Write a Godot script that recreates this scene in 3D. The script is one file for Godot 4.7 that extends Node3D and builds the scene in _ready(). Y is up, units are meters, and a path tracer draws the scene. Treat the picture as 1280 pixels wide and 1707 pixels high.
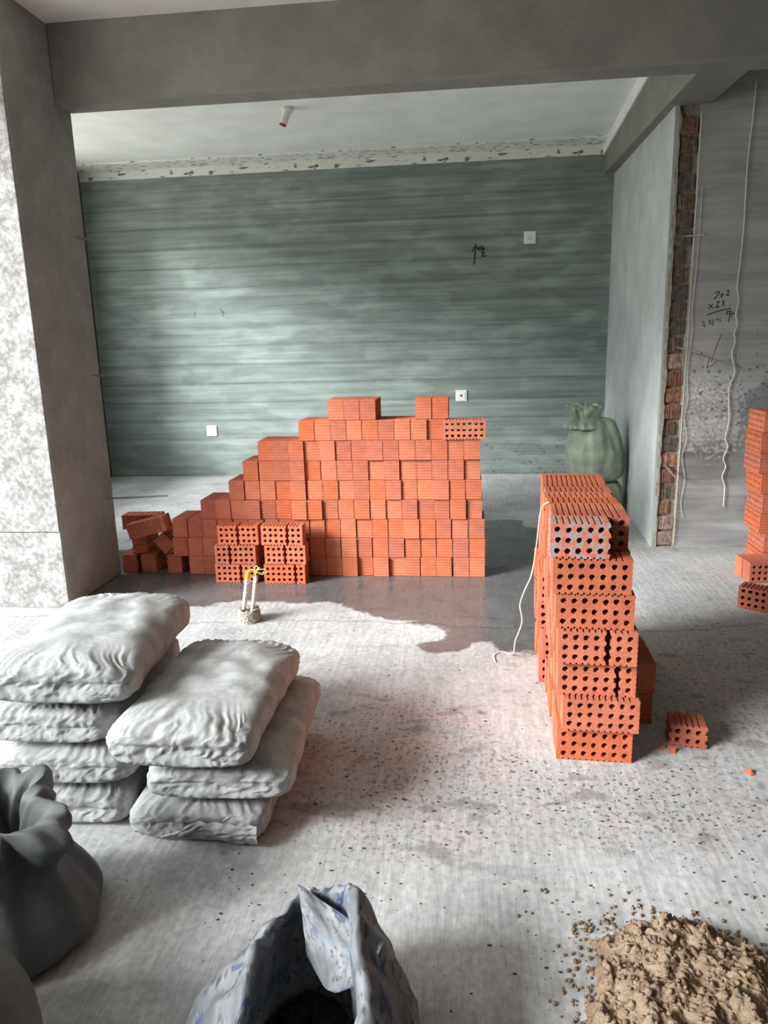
extends Node3D
# An unfinished room: plastered walls, a column and a beam, stacks of perforated bricks, sacks and a sand heap.

var rng := RandomNumberGenerator.new()
var taken := {}
var M := {}
var brick_mats: Array = []
var brick_meshes: Array = []
var brick_cracked: Array = []

# ---------------------------------------------------------------- helpers
func numbered(called: String) -> String:
	var n: int = taken.get(called, 0)
	taken[called] = n + 1
	return called if n == 0 else "%s_%03d" % [called, n]

func tag(o: Node, label: String, category: String, group := "", kind := "") -> Node:
	if label: o.set_meta("label", label)
	if category: o.set_meta("category", category)
	if group: o.set_meta("group", group)
	if kind: o.set_meta("kind", kind)
	return o

func obj(called: String, mesh: Mesh, mat: Material, parent: Node = self, xf := Transform3D()) -> MeshInstance3D:
	var o := MeshInstance3D.new()
	o.mesh = mesh
	if mat: o.material_override = mat
	o.name = numbered(called) if parent == self else called
	o.transform = xf
	o.cast_shadow = GeometryInstance3D.SHADOW_CASTING_SETTING_ON
	parent.add_child(o, true)
	return o

func thing(called: String, label: String, category: String, group := "", xf := Transform3D()) -> Node3D:
	var o := Node3D.new()
	o.name = numbered(called)
	o.transform = xf
	add_child(o)
	tag(o, label, category, group)
	return o

func struct(called: String, mesh: Mesh, mat: Material, parent: Node = self, xf := Transform3D()) -> MeshInstance3D:
	var o := obj(called, mesh, mat, parent, xf)
	if parent == self: o.set_meta("kind", "structure")
	return o

func new_st() -> SurfaceTool:
	var st := SurfaceTool.new()
	st.begin(Mesh.PRIMITIVE_TRIANGLES)
	return st

func tri(st: SurfaceTool, a: Vector3, b: Vector3, c: Vector3, n: Vector3) -> void:
	# n: a hint which side is outside; front faces run clockwise
	if (b - a).cross(c - a).dot(n) > 0.0:
		st.add_vertex(a); st.add_vertex(c); st.add_vertex(b)
	else:
		st.add_vertex(a); st.add_vertex(b); st.add_vertex(c)

func quad(st: SurfaceTool, a: Vector3, b: Vector3, c: Vector3, d: Vector3, n: Vector3) -> void:
	tri(st, a, b, c, n)
	tri(st, a, c, d, n)

func uvquad(st: SurfaceTool, p: Array, uv: Array, n: Vector3, uv2: Array = []) -> void:
	var order := [0, 1, 2, 0, 2, 3]
	if (p[1] - p[0]).cross(p[2] - p[0]).dot(n) > 0.0: order = [0, 2, 1, 0, 3, 2]
	for k in order:
		st.set_uv(uv[k])
		if uv2: st.set_uv2(uv2[k])
		st.add_vertex(p[k])

func flat(st: SurfaceTool) -> ArrayMesh:
	st.generate_normals()
	return st.commit()

# a hexahedron from its 8 corners (bottom ring 0-3, top ring 4-7)
func add_hex(st: SurfaceTool, p: Array) -> void:
	var c := Vector3.ZERO
	for q in p: c += q / 8.0
	for f in [[0, 1, 2, 3], [4, 5, 6, 7], [0, 1, 5, 4], [1, 2, 6, 5], [2, 3, 7, 6], [3, 0, 4, 7]]:
		var m: Vector3 = (p[f[0]] + p[f[1]] + p[f[2]] + p[f[3]]) / 4.0
		quad(st, p[f[0]], p[f[1]], p[f[2]], p[f[3]], m - c)

func add_box(st: SurfaceTool, a: Vector3, b: Vector3, bevel := 0.0) -> void:
	if bevel <= 0.0:
		add_hex(st, [Vector3(a.x, a.y, a.z), Vector3(b.x, a.y, a.z), Vector3(b.x, a.y, b.z), Vector3(a.x, a.y, b.z), Vector3(a.x, b.y, a.z), Vector3(b.x, b.y, a.z), Vector3(b.x, b.y, b.z), Vector3(a.x, b.y, b.z)])
		return
	var c := (a + b) / 2.0
	var h := (b - a) / 2.0
	# chamfered box: three pairs of faces, twelve edges, eight corners
	for ax in 3:
		var u := (ax + 1) % 3
		var v := (ax + 2) % 3
		for s in [-1.0, 1.0]:
			var pts := []
			for k in [[-1, -1], [1, -1], [1, 1], [-1, 1]]:
				var p := Vector3.ZERO
				p[ax] = h[ax] * s
				p[u] = (h[u] - bevel) * k[0]
				p[v] = (h[v] - bevel) * k[1]
				pts.append(c + p)
			var n := Vector3.ZERO
			n[ax] = s
			quad(st, pts[0], pts[1], pts[2], pts[3], n)
	for ax in 3:
		var u := (ax + 1) % 3
		var v := (ax + 2) % 3
		for su in [-1.0, 1.0]:
			for sv in [-1.0, 1.0]:
				var pts := []
				for k in [[-1, 0], [1, 0], [1, 1], [-1, 1]]:
					var p := Vector3.ZERO
					p[ax] = (h[ax] - bevel) * k[0]
					p[u] = su * (h[u] - (0.0 if k[1] == 0 else bevel))
					p[v] = sv * (h[v] - (bevel if k[1] == 0 else 0.0))
					pts.append(c + p)
				var n := Vector3.ZERO
				n[u] = su
				n[v] = sv
				quad(st, pts[0], pts[1], pts[2], pts[3], n)
	for sx in [-1.0, 1.0]:
		for sy in [-1.0, 1.0]:
			for sz in [-1.0, 1.0]:
				var s := Vector3(sx, sy, sz)
				tri(st, c + s * (h - Vector3(0, bevel, bevel)), c + s * (h - Vector3(bevel, 0, bevel)), c + s * (h - Vector3(bevel, bevel, 0)), s)

func box(a: Vector3, b: Vector3, bevel := 0.0) -> ArrayMesh:
	var st := new_st()
	st.set_smooth_group(-1)
	add_box(st, a, b, bevel)
	return flat(st)

func hexa(p: Array) -> ArrayMesh:
	var st := new_st()
	st.set_smooth_group(-1)
	add_hex(st, p)
	return flat(st)

# a round tube along points, closed with caps
func add_tube(st: SurfaceTool, pts: Array, r: float, sides := 8, r2 := -1.0) -> void:
	var rings := []
	var up := Vector3(0.13, 0.97, 0.21).normalized()
	for i in pts.size():
		var d: Vector3 = (pts[mini(i + 1, pts.size() - 1)] - pts[maxi(i - 1, 0)]).normalized()
		if absf(d.dot(up)) > 0.97: up = Vector3(0.9, 0.1, 0.4).normalized()
		var x := up.cross(d).normalized()
		var y := d.cross(x)
		up = y
		var rr := r if r2 < 0.0 else lerpf(r, r2, float(i) / (pts.size() - 1))
		var ring := []
		for k in sides:
			var a := TAU * k / sides
			ring.append(pts[i] + (x * cos(a) + y * sin(a)) * rr)
		rings.append(ring)
	for i in pts.size() - 1:
		st.set_smooth_group(0)
		for k in sides:
			var j := (k + 1) % sides
			var m: Vector3 = (rings[i][k] + rings[i][j]) / 2.0 - pts[i]
			quad(st, rings[i][k], rings[i][j], rings[i + 1][j], rings[i + 1][k], m)
	st.set_smooth_group(-1)
	for e in [0, pts.size() - 1]:
		var n: Vector3 = pts[e] - pts[1 if e == 0 else e - 1]
		for k in range(1, sides - 1):
			tri(st, rings[e][0], rings[e][k], rings[e][k + 1], n)

func tube(pts: Array, r: float, sides := 8, r2 := -1.0) -> ArrayMesh:
	var st := new_st()
	add_tube(st, pts, r, sides, r2)
	return flat(st)

func spline(pts: Array, per := 6) -> Array:
	var out := []
	for i in pts.size() - 1:
		var a: Vector3 = pts[maxi(i - 1, 0)]
		var d: Vector3 = pts[mini(i + 2, pts.size() - 1)]
		for k in per:
			out.append((pts[i] as Vector3).cubic_interpolate(pts[i + 1], a, d, float(k) / per))
	out.append(pts[-1])
	return out

# a smooth grid surface: f(i, j) -> Vector3; closed_u joins the last column to the first
func grid_mesh(nu: int, nv: int, f: Callable, closed_u := false, flip := false, uvf = null) -> ArrayMesh:
	var cols := nu if closed_u else nu + 1
	var P := PackedVector3Array()
	P.resize((nu + 1) * (nv + 1))
	for j in nv + 1:
		for i in nu + 1:
			P[j * (nu + 1) + i] = f.call(i % nu if closed_u else i, j)
	var N := PackedVector3Array()
	N.resize(P.size())
	var sgn := -1.0 if flip else 1.0
	for j in nv + 1:
		for i in nu + 1:
			var i0 := i - 1
			var i1 := i + 1
			if closed_u:
				i0 = (i - 1 + nu) % nu
				i1 = (i + 1) % nu
			else:
				i0 = maxi(i0, 0)
				i1 = mini(i1, nu)
			var du := P[j * (nu + 1) + i1] - P[j * (nu + 1) + i0]
			var dv := P[mini(j + 1, nv) * (nu + 1) + i] - P[maxi(j - 1, 0) * (nu + 1) + i]
			var n := du.cross(dv) * sgn
			N[j * (nu + 1) + i] = n.normalized() if n.length_squared() > 1e-16 else Vector3.UP
	var UV := PackedVector2Array()
	UV.resize(P.size())
	for j in nv + 1:
		for i in nu + 1:
			UV[j * (nu + 1) + i] = uvf.call(i, j) if uvf != null else Vector2(float(i) / nu, float(j) / nv)
	var I := PackedInt32Array()
	for j in nv:
		for i in nu:
			var a := j * (nu + 1) + i
			var q := [a, a + 1, a + nu + 2, a + nu + 1]
			# normal side = du x dv; clockwise seen from there
			if flip: I.append_array([q[0], q[1], q[2], q[0], q[2], q[3]])
			else: I.append_array([q[0], q[2], q[1], q[0], q[3], q[2]])
	var arr := []
	arr.resize(Mesh.ARRAY_MAX)
	arr[Mesh.ARRAY_VERTEX] = P
	arr[Mesh.ARRAY_NORMAL] = N
	arr[Mesh.ARRAY_TEX_UV] = UV
	arr[Mesh.ARRAY_INDEX] = I
	var m := ArrayMesh.new()
	m.add_surface_from_arrays(Mesh.PRIMITIVE_TRIANGLES, arr)
	return m

func noise(freq: float, sd: int, oct := 3, kind := FastNoiseLite.TYPE_SIMPLEX_SMOOTH) -> FastNoiseLite:
	var n := FastNoiseLite.new()
	n.noise_type = kind
	n.frequency = freq
	n.seed = sd
	n.fractal_type = FastNoiseLite.FRACTAL_FBM if oct > 1 else FastNoiseLite.FRACTAL_NONE
	n.fractal_octaves = oct
	return n

func nbytes(w: int, h: int, freq: float, sd: int, oct := 3, seamless := false, sx := 1, sy := 1) -> PackedByteArray:
	# noise as bytes; sx, sy > 1 stretch it along x or y
	var n := noise(freq, sd, oct)
	var im: Image = n.get_seamless_image(w / sx, h / sy) if seamless else n.get_image(w / sx, h / sy)
	im.convert(Image.FORMAT_L8)
	if sx > 1 or sy > 1: im.resize(w, h, Image.INTERPOLATE_CUBIC)
	return im.get_data()

func tile_texture(size: int, dark: Color, light: Color, parts: Array, sd: int) -> ImageTexture:
	# parts: [frequency, octaves, weight, sx, sy]
	var acc := PackedFloat32Array()
	acc.resize(size * size)
	var k := 0
	for p in parts:
		var b := nbytes(size, size, p[0], sd + k * 17, p[1], true, p[3] if p.size() > 3 else 1, p[4] if p.size() > 4 else 1)
		var w: float = p[2] / 127.5
		for i in size * size: acc[i] += (b[i] - 127.5) * w
		k += 1
	var out := PackedByteArray()
	out.resize(size * size * 3)
	var d := light - dark
	for i in size * size:
		var t := clampf(0.5 + acc[i], 0.0, 1.0)
		out[i * 3] = int(clampf((dark.r + d.r * t) * 255.0, 0, 255))
		out[i * 3 + 1] = int(clampf((dark.g + d.g * t) * 255.0, 0, 255))
		out[i * 3 + 2] = int(clampf((dark.b + d.b * t) * 255.0, 0, 255))
	return ImageTexture.create_from_image(Image.create_from_data(size, size, false, Image.FORMAT_RGB8, out))

func mat(called: String, c: Color, rough := 0.9, tex: Texture2D = null, scale := 1.0, bump: Texture2D = null, bump_cm := 0.1, world := true, spec := 0.4) -> StandardMaterial3D:
	var m := StandardMaterial3D.new()
	m.resource_name = called
	m.albedo_color = c
	m.roughness = rough
	m.metallic_specular = spec
	if tex: m.albedo_texture = tex
	if tex or bump:
		m.uv1_triplanar = true
		m.uv1_world_triplanar = world
		m.uv1_scale = Vector3.ONE * scale
	if bump:
		m.heightmap_enabled = true
		m.heightmap_texture = bump
		m.heightmap_scale = bump_cm
	return m

# paint a stroke of ink or scratch into an image
func stroke(im: Image, pts: Array, w: float, c: Color, strength := 1.0) -> void:
	for i in pts.size() - 1:
		var a: Vector2 = pts[i]
		var b: Vector2 = pts[i + 1]
		var n := maxi(1, int(a.distance_to(b) / (w * 0.3)))
		for k in n + 1:
			dab(im, a.lerp(b, float(k) / n), w * 0.5, c, strength)

func dab(im: Image, p: Vector2, r: float, c: Color, strength := 1.0) -> void:
	for y in range(maxi(0, int(p.y - r - 1)), mini(im.get_height() - 1, int(p.y + r + 1)) + 1):
		for x in range(maxi(0, int(p.x - r - 1)), mini(im.get_width() - 1, int(p.x + r + 1)) + 1):
			var t := clampf(r + 0.5 - p.distance_to(Vector2(x, y)), 0.0, 1.0) * strength
			if t > 0.0: im.set_pixel(x, y, im.get_pixel(x, y).lerp(c, t))

# ---------------------------------------------------------------- ready
func _ready() -> void:
	rng.seed = 7
	view_and_light()
	make_materials()
	build_shell()
	build_wall_strip()
	build_bricks()
	build_back_stack()
	build_front_stack()
	build_right_bricks()
	build_bags()
	build_dark_sacks()
	build_green_sacks()
	build_open_sack()
	build_sand()
	build_small_things()

func view_and_light() -> void:
	var cam := Camera3D.new()
	cam.name = "camera"
	cam.fov = rad_to_deg(2.0 * atan(853.5 / 1230.2))
	cam.basis = Basis.from_euler(Vector3(-0.226176, 0.115337, -0.026057), EULER_ORDER_YXZ)
	cam.position = Vector3(0, 1.36, 0)
	cam.near = 0.05
	cam.far = 100.0
	cam.current = true
	add_child(cam)
	# a hazy sun stands low to the left behind the camera; thin cloud makes its light broad and soft
	var sun := DirectionalLight3D.new()
	sun.name = "hazy_sun"
	sun.light_color = Color(0.985, 0.995, 1.0)
	sun.light_energy = 3.45
	sun.light_angular_distance = 24.0
	sun.shadow_enabled = true
	sun.sky_mode = DirectionalLight3D.SKY_MODE_LIGHT_ONLY
	sun.look_at_from_position(Vector3(-0.77, 0.43, 0.475), Vector3.ZERO, Vector3.UP)
	add_child(sun)
	var we := WorldEnvironment.new()
	we.name = "world"
	var env := Environment.new()
	var sky := Sky.new()
	var sm := ProceduralSkyMaterial.new()
	sm.sky_top_color = Color(0.93, 0.96, 1.0)
	sm.sky_horizon_color = Color(0.97, 0.98, 0.98)
	sm.sky_curve = 0.3
	sm.ground_bottom_color = Color(0.93, 0.93, 0.9)
	sm.ground_horizon_color = Color(0.94, 0.94, 0.92)
	sm.sun_angle_max = 1.0
	sm.energy_multiplier = 1.0
	sm.ground_energy_multiplier = 1.0
	sky.sky_material = sm
	env.background_mode = Environment.BG_SKY
	env.sky = sky
	env.background_energy_multiplier = 3.8
	env.ambient_light_source = Environment.AMBIENT_SOURCE_DISABLED
	env.tonemap_mode = Environment.TONE_MAPPER_LINEAR
	env.tonemap_exposure = 1.0
	env.sdfgi_enabled = true
	env.ssao_enabled = true
	env.ssil_enabled = true
	we.environment = env
	add_child(we)

# ---------------------------------------------------------------- materials
func make_materials() -> void:
	var grain := tile_texture(256, Color(0.0, 0.0, 0.0), Color(1, 1, 1), [[0.05, 4, 0.6], [0.2, 3, 0.5]], 11)
	var fine := tile_texture(256, Color(0, 0, 0), Color(1, 1, 1), [[0.2, 3, 0.9]], 12)
	M.grain = grain
	M.fine = fine
	var conc := tile_texture(512, Color(0.84, 0.835, 0.825), Color(1.0, 0.995, 0.985), [[0.008, 5, 0.4], [0.03, 4, 0.2], [0.2, 2, 0.15]], 21)
	M.beam = mat("beam_plaster", Color(0.56, 0.555, 0.535), 0.92, conc, 0.45, grain, 0.12)
	M.column = mat("column_concrete", Color(0.63, 0.63, 0.62), 0.92, conc, 0.9, grain, 0.25)
	var peel := tile_texture(512, Color(0.7, 0.68, 0.66), Color(1.0, 1.0, 0.99), [[0.016, 5, 0.5], [0.06, 4, 0.55], [0.2, 2, 0.35]], 31)
	M.peel = mat("peeling_lime_plaster", Color(0.68, 0.68, 0.68), 0.92, peel, 0.9, peel, 0.3)
	M.white_paint = mat("white_ceiling_skim", Color(0.95, 0.96, 0.945), 0.9, tile_texture(512, Color(0.95, 0.95, 0.95), Color(1, 1, 1), [[0.01, 4, 0.6]], 41), 0.4, fine, 0.03)
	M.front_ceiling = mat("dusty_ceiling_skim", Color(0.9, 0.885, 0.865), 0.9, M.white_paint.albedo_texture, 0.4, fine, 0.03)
	M.white_scuffed = mat("scuffed_white_skim", Color(0.93, 0.935, 0.92), 0.9, scuffed_texture(), 0.8, fine, 0.05)
	M.plaster = mat("side_plaster", Color(0.76, 0.785, 0.78), 0.9, conc, 0.5, fine, 0.05)
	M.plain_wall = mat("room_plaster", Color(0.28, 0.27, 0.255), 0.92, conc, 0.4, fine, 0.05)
	M.mortar = mat("old_mortar", Color(0.62, 0.58, 0.53), 0.97, conc, 2.5, grain, 0.5)
	M.edge_plaster = mat("broken_plaster_edge", Color(0.72, 0.7, 0.64), 0.97, conc, 3.0, grain, 0.5)
	# floor
	M.floor = StandardMaterial3D.new()
	M.floor.resource_name = "floor_screed"
	var ft := floor_textures()
	M.floor.albedo_texture = ft[0]
	M.floor.albedo_color = Color(0.93, 0.945, 0.955)
	M.floor.roughness = 1.0
	M.floor.roughness_texture = ft[1]
	M.floor.roughness_texture_channel = BaseMaterial3D.TEXTURE_CHANNEL_RED
	M.floor.metallic_specular = 0.5
	M.floor.detail_enabled = true
	M.floor.detail_albedo = ft[2]
	M.floor.detail_blend_mode = BaseMaterial3D.BLEND_MODE_MUL
	M.floor.detail_uv_layer = BaseMaterial3D.DETAIL_UV_2
	M.floor.heightmap_enabled = true
	M.floor.heightmap_texture = ft[3]
	M.floor.heightmap_scale = 0.25
	# walls with marks
	M.back_wall = StandardMaterial3D.new()
	M.back_wall.resource_name = "grey_green_cement_render"
	M.back_wall.albedo_texture = back_wall_texture()
	M.back_wall.roughness = 0.85
	M.grey_wall = StandardMaterial3D.new()
	M.grey_wall.resource_name = "grey_render_with_splashes"
	M.grey_wall.albedo_texture = grey_wall_texture()
	M.grey_wall.roughness = 0.9
	# bricks
	var bt := tile_texture(256, Color(0.88, 0.86, 0.85), Color(1.0, 1.0, 1.0), [[0.015, 4, 0.5], [0.1, 3, 0.3]], 51)
	var tints := [Color(0.775, 0.46, 0.35), Color(0.755, 0.43, 0.31), Color(0.795, 0.48, 0.36), Color(0.72, 0.42, 0.335), Color(0.785, 0.43, 0.295), Color(0.745, 0.44, 0.35)]
	for k in tints.size():
		brick_mats.append(mat("fired_clay_%d" % k, tints[k], 0.93, bt, 3.0 + 0.35 * k, grain, 0.06, false, 0.3))
	var dusty := tile_texture(256, Color(0.78, 0.43, 0.33), Color(0.62, 0.58, 0.57), [[0.02, 3, 1.4], [0.1, 3, 0.4]], 57)
	M.dusty_brick = mat("mortar_smeared_clay", Color(1, 1, 1), 0.95, dusty, 5.0, grain, 0.06, false, 0.3)
	# bricks of the old wall: clay, mortar smeared and sooty ones
	var old := tile_texture(256, Color(0.72, 0.7, 0.68), Color(1.0, 1.0, 1.0), [[0.02, 3, 0.8], [0.09, 3, 0.2]], 61)
	M.old_bricks = [mat("old_brick_red", Color(0.62, 0.46, 0.41), 0.96, old, 4.0, grain, 0.12), mat("old_brick_grey", Color(0.5, 0.47, 0.44), 0.96, old, 4.6, grain, 0.12), mat("old_brick_orange", Color(0.7, 0.54, 0.45), 0.96, old, 5.1, grain, 0.12), mat("old_brick_brown", Color(0.54, 0.47, 0.42), 0.96, old, 4.3, grain, 0.12), mat("old_brick_pale", Color(0.74, 0.66, 0.6), 0.96, old, 4.8, grain, 0.12)]
	# sacks
	var weave := weave_texture()
	var dusted := tile_texture(512, Color(0.82, 0.82, 0.81), Color(1, 1, 1), [[0.008, 4, 0.9], [0.05, 3, 0.35]], 71)
	M.bag = mat("cement_dusted_woven_sack", Color(0.7, 0.705, 0.7), 0.72, dusted, 2.0, weave, 0.035, false, 0.4)
	M.bag_fold = mat("sack_end_fold", Color(0.73, 0.735, 0.73), 0.7, dusted, 3.0, weave, 0.03, false, 0.4)
	M.bag_dark = mat("grey_woven_sack", Color(0.38, 0.39, 0.39), 0.6, dusted, 2.2, weave, 0.05, false, 0.5)
	M.green = mat("green_woven_sack", Color(0.64, 0.69, 0.61), 0.5, dusted, 2.0, weave, 0.04, false, 0.5)
	M.powder = mat("dark_mortar_powder", Color(0.2, 0.195, 0.185), 1.0, grain, 6.0, grain, 0.6, false, 0.2)
	M.powder.albedo_texture = tile_texture(256, Color(0.6, 0.6, 0.6), Color(1, 1, 1), [[0.05, 4, 1.0]], 73)
	M.sand = mat("damp_sand", Color(0.62, 0.545, 0.46), 1.0, tile_texture(512, Color(0.66, 0.62, 0.58), Color(1.0, 1.0, 1.0), [[0.02, 4, 0.7], [0.25, 2, 0.8]], 81), 2.2, grain, 0.35, true, 0.2)
	M.white_plastic = mat("white_plastic", Color(0.92, 0.92, 0.9), 0.45)
	M.dark_hole = mat("black_slots", Color(0.06, 0.06, 0.06), 0.8)
	M.pipe = mat("dusty_white_conduit", Color(0.9, 0.88, 0.84), 0.6, tile_texture(256, Color(0.72, 0.7, 0.67), Color(1, 1, 1), [[0.03, 4, 1.2]], 91), 6.0)
	M.yellow = mat("yellow_tape", Color(0.88, 0.68, 0.1), 0.5)
	M.wire = mat("green_yellow_wire", Color(0.75, 0.78, 0.42), 0.5)
	M.steel = mat("bare_steel", Color(0.6, 0.59, 0.57), 0.45, null, 1.0, null, 0.1, true, 0.6)
	M.steel.metallic = 0.6
	M.string = mat("white_nylon_string", Color(0.9, 0.89, 0.84), 0.7)
	M.red = mat("red_plastic", Color(0.65, 0.12, 0.1), 0.5)
	M.concrete_rough = mat("rough_mortar", Color(0.66, 0.64, 0.6), 0.98, conc, 4.0, grain, 0.8)
	M.aluminium = mat("window_frame_aluminium", Color(0.7, 0.7, 0.7), 0.4)
	M.crumb = mat("dark_crumbs", Color(0.27, 0.25, 0.23), 1.0)

func weave_texture() -> ImageTexture:
	var n := 128
	var out := PackedByteArray()
	out.resize(n * n)
	for y in n:
		for x in n:
			var a := absf(sin(PI * x / 4.0))
			var b := absf(sin(PI * y / 4.0))
			var over := (int(x / 4) + int(y / 4)) % 2 == 0
			out[y * n + x] = int(255.0 * (a if over else b))
	var im := Image.create_from_data(n, n, false, Image.FORMAT_L8, out)
	im.convert(Image.FORMAT_RGB8)
	# coarse creases under the weave
	im.resize(512, 512, Image.INTERPOLATE_NEAREST)
	var tiled := Image.create(512, 512, false, Image.FORMAT_RGB8)
	var w := nbytes(512, 512, 0.025, 5, 4, true)
	for y in 512:
		for x in 512:
			var v := im.get_pixel((x * 4) % 512, (y * 4) % 512).r * 0.3 + absf(w[y * 512 + x] / 255.0 - 0.5) * 1.4
			tiled.set_pixel(x, y, Color(v, v, v))
	return ImageTexture.create_from_image(tiled)

func scuffed_texture() -> ImageTexture:
	# white skim with trowel scrapes where the grey render shows through
	var n := 512
	var a := nbytes(n, n, 0.02, 301, 4, true)
	var b := nbytes(n, n, 0.05, 302, 4, true, 3, 1)
	var out := PackedByteArray()
	out.resize(n * n * 3)
	for i in n * n:
		var t := smoothstep(0.56, 0.72, b[i] / 255.0) * smoothstep(0.42, 0.6, a[i] / 255.0)
		var v := 0.97 - 0.5 * t
		out[i * 3] = int(v * 255)
		out[i * 3 + 1] = int(v * 255)
		out[i * 3 + 2] = int(v * 250)
	return ImageTexture.create_from_image(Image.create_from_data(n, n, false, Image.FORMAT_RGB8, out))

const FX0 := -3.9
const FXW := 5.8
const FZ0 := -7.6
const FZW := 6.7

func area_mask(w: int, h: int, polys: Array) -> PackedByteArray:
	# soft masks of outlined floor areas, in metres (x, z)
	var im := Image.create(232, 268, false, Image.FORMAT_L8)
	for y in 268:
		for x in 232:
			var p := Vector2(FX0 + FXW * (x + 0.5) / 232, FZ0 + FZW * (y + 0.5) / 268)
			for poly in polys:
				if Geometry2D.is_point_in_polygon(p, poly):
					im.set_pixel(x, y, Color.WHITE)
	im.resize(58, 67, Image.INTERPOLATE_BILINEAR)
	im.resize(w, h, Image.INTERPOLATE_CUBIC)
	return im.get_data()

func floor_textures() -> Array:
	var w := 1160
	var h := 1340
	var wet_poly := PackedVector2Array([Vector2(-2.5, -4.7), Vector2(-2.3, -3.8), Vector2(-1.88, -3.66), Vector2(-1.47, -3.6), Vector2(-1.24, -3.70), Vector2(-1.07, -3.72), Vector2(-0.71, -3.69), Vector2(-0.56, -3.62), Vector2(-0.36, -3.47), Vector2(-0.10, -3.43), Vector2(-0.05, -3.33), Vector2(-0.2, -3.17), Vector2(-0.12, -3.0), Vector2(0.0, -3.14), Vector2(0.04, -3.26), Vector2(0.10, -3.18), Vector2(0.14, -3.06), Vector2(0.35, -3.04), Vector2(0.45, -3.79), Vector2(0.52, -4.94), Vector2(0.41, -5.6), Vector2(0.15, -5.6), Vector2(-0.3, -5.1), Vector2(-1.2, -4.9)])
	var wet := area_mask(w, h, [wet_poly])
	var dust_poly := PackedVector2Array([Vector2(-0.55, -2.6), Vector2(-0.2, -2.7), Vector2(0.1, -2.5), Vector2(0.25, -2.1), Vector2(0.1, -1.75), Vector2(-0.35, -1.7), Vector2(-0.6, -2.0)])
	var dust := area_mask(w, h, [dust_poly, PackedVector2Array([Vector2(0.2, -2.2), Vector2(0.9, -2.3), Vector2(0.85, -1.85), Vector2(0.25, -1.8)]), PackedVector2Array([Vector2(0.55, -3.2), Vector2(1.6, -3.4), Vector2(1.7, -2.4), Vector2(0.7, -2.3)])])
	var low := nbytes(w, h, 0.005, 401, 5)
	var mid := nbytes(w, h, 0.02, 402, 4)
	var hi := nbytes(w, h, 0.12, 403, 2)
	var streak := nbytes(w, h, 0.18, 404, 3, false, 1, 16)
	var speck := nbytes(w, h, 0.22, 405, 2)
	var scuff := nbytes(w, h, 0.03, 406, 5, false, 2, 1)
	var col := PackedByteArray()
	col.resize(w * h * 3)
	var rough := PackedByteArray()
	rough.resize(w * h)
	var hgt := PackedByteArray()
	hgt.resize(w * h)
	for y in h:
		var z := FZ0 + FZW * y / h
		for x in w:
			var i := y * w + x
			var v := 0.8 + (low[i] - 127.5) * 0.0006 + (mid[i] - 127.5) * 0.00035 + (hi[i] - 127.5) * 0.0003 + (streak[i] - 127.5) * 0.0003
			var r := v * 1.0
			var g := v * 0.985
			var b := v * 0.965
			var du: float = dust[i] / 255.0
			# dark crumbs and scuffs, thicker where the floor is dusty
			var s := smoothstep(0.78 - 0.1 * du, 0.86 - 0.07 * du, speck[i] / 255.0) * (0.15 + 0.5 * du)
			s = maxf(s, smoothstep(0.66, 0.8, scuff[i] / 255.0) * (0.16 + 0.25 * du))
			var k := 1.0 - 0.45 * s
			# brick dust tints the screed
			var bd := du * smoothstep(0.4, 0.65, mid[i] / 255.0) * 0.2
			r *= k * (1.0 - 0.05 * bd)
			g *= k * (1.0 - 0.22 * bd)
			b *= k * (1.0 - 0.24 * bd)
			var t := smoothstep(0.34, 0.66, wet[i] / 255.0 + (mid[i] - 127.5) * 0.0034 + (low[i] - 127.5) * 0.0016 + (hi[i] - 127.5) * 0.0012)
			var wetk := 1.0 - 0.42 * t
			r *= wetk
			g *= wetk
			b *= wetk
			# the day joint of the screed, a ragged line across the room
			var jz := -3.44 + (low[y * 0 + x] - 127.5) * 0.0006 + (mid[(x * 7) % (w * 3)] - 127.5) * 0.00012
			var j := smoothstep(0.008, 0.003, absf(z - jz)) * (0.5 if hi[i] > 110 else 0.2)
			r *= 1.0 - 0.5 * j
			g *= 1.0 - 0.5 * j
			b *= 1.0 - 0.5 * j
			col[i * 3] = int(clampf(r * 255.0, 0, 255))
			col[i * 3 + 1] = int(clampf(g * 255.0, 0, 255))
			col[i * 3 + 2] = int(clampf(b * 255.0, 0, 255))
			rough[i] = int(lerpf(235.0, 62.0 + (mid[i] - 127.5) * 0.35, t))
			hgt[i] = int(clampf((127.0 + (hi[i] - 127.5) * 0.5 + (streak[i] - 127.5) * 0.5) * (1.0 - 0.85 * t) + 90.0 * t - 60.0 * j, 0, 255))
	var out := [ImageTexture.create_from_image(Image.create_from_data(w, h, false, Image.FORMAT_RGB8, col)), ImageTexture.create_from_image(Image.create_from_data(w, h, false, Image.FORMAT_L8, rough))]
	out.append(tile_texture(1024, Color(0.84, 0.84, 0.84), Color(1, 1, 1), [[0.25, 2, 0.6], [0.14, 2, 0.45, 1, 16], [0.03, 3, 0.4]], 421))
	out.append(ImageTexture.create_from_image(Image.create_from_data(w, h, false, Image.FORMAT_L8, hgt)))
	return out

const BX0 := -3.9
const BXW := 5.4
const BYH := 3.2

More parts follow.
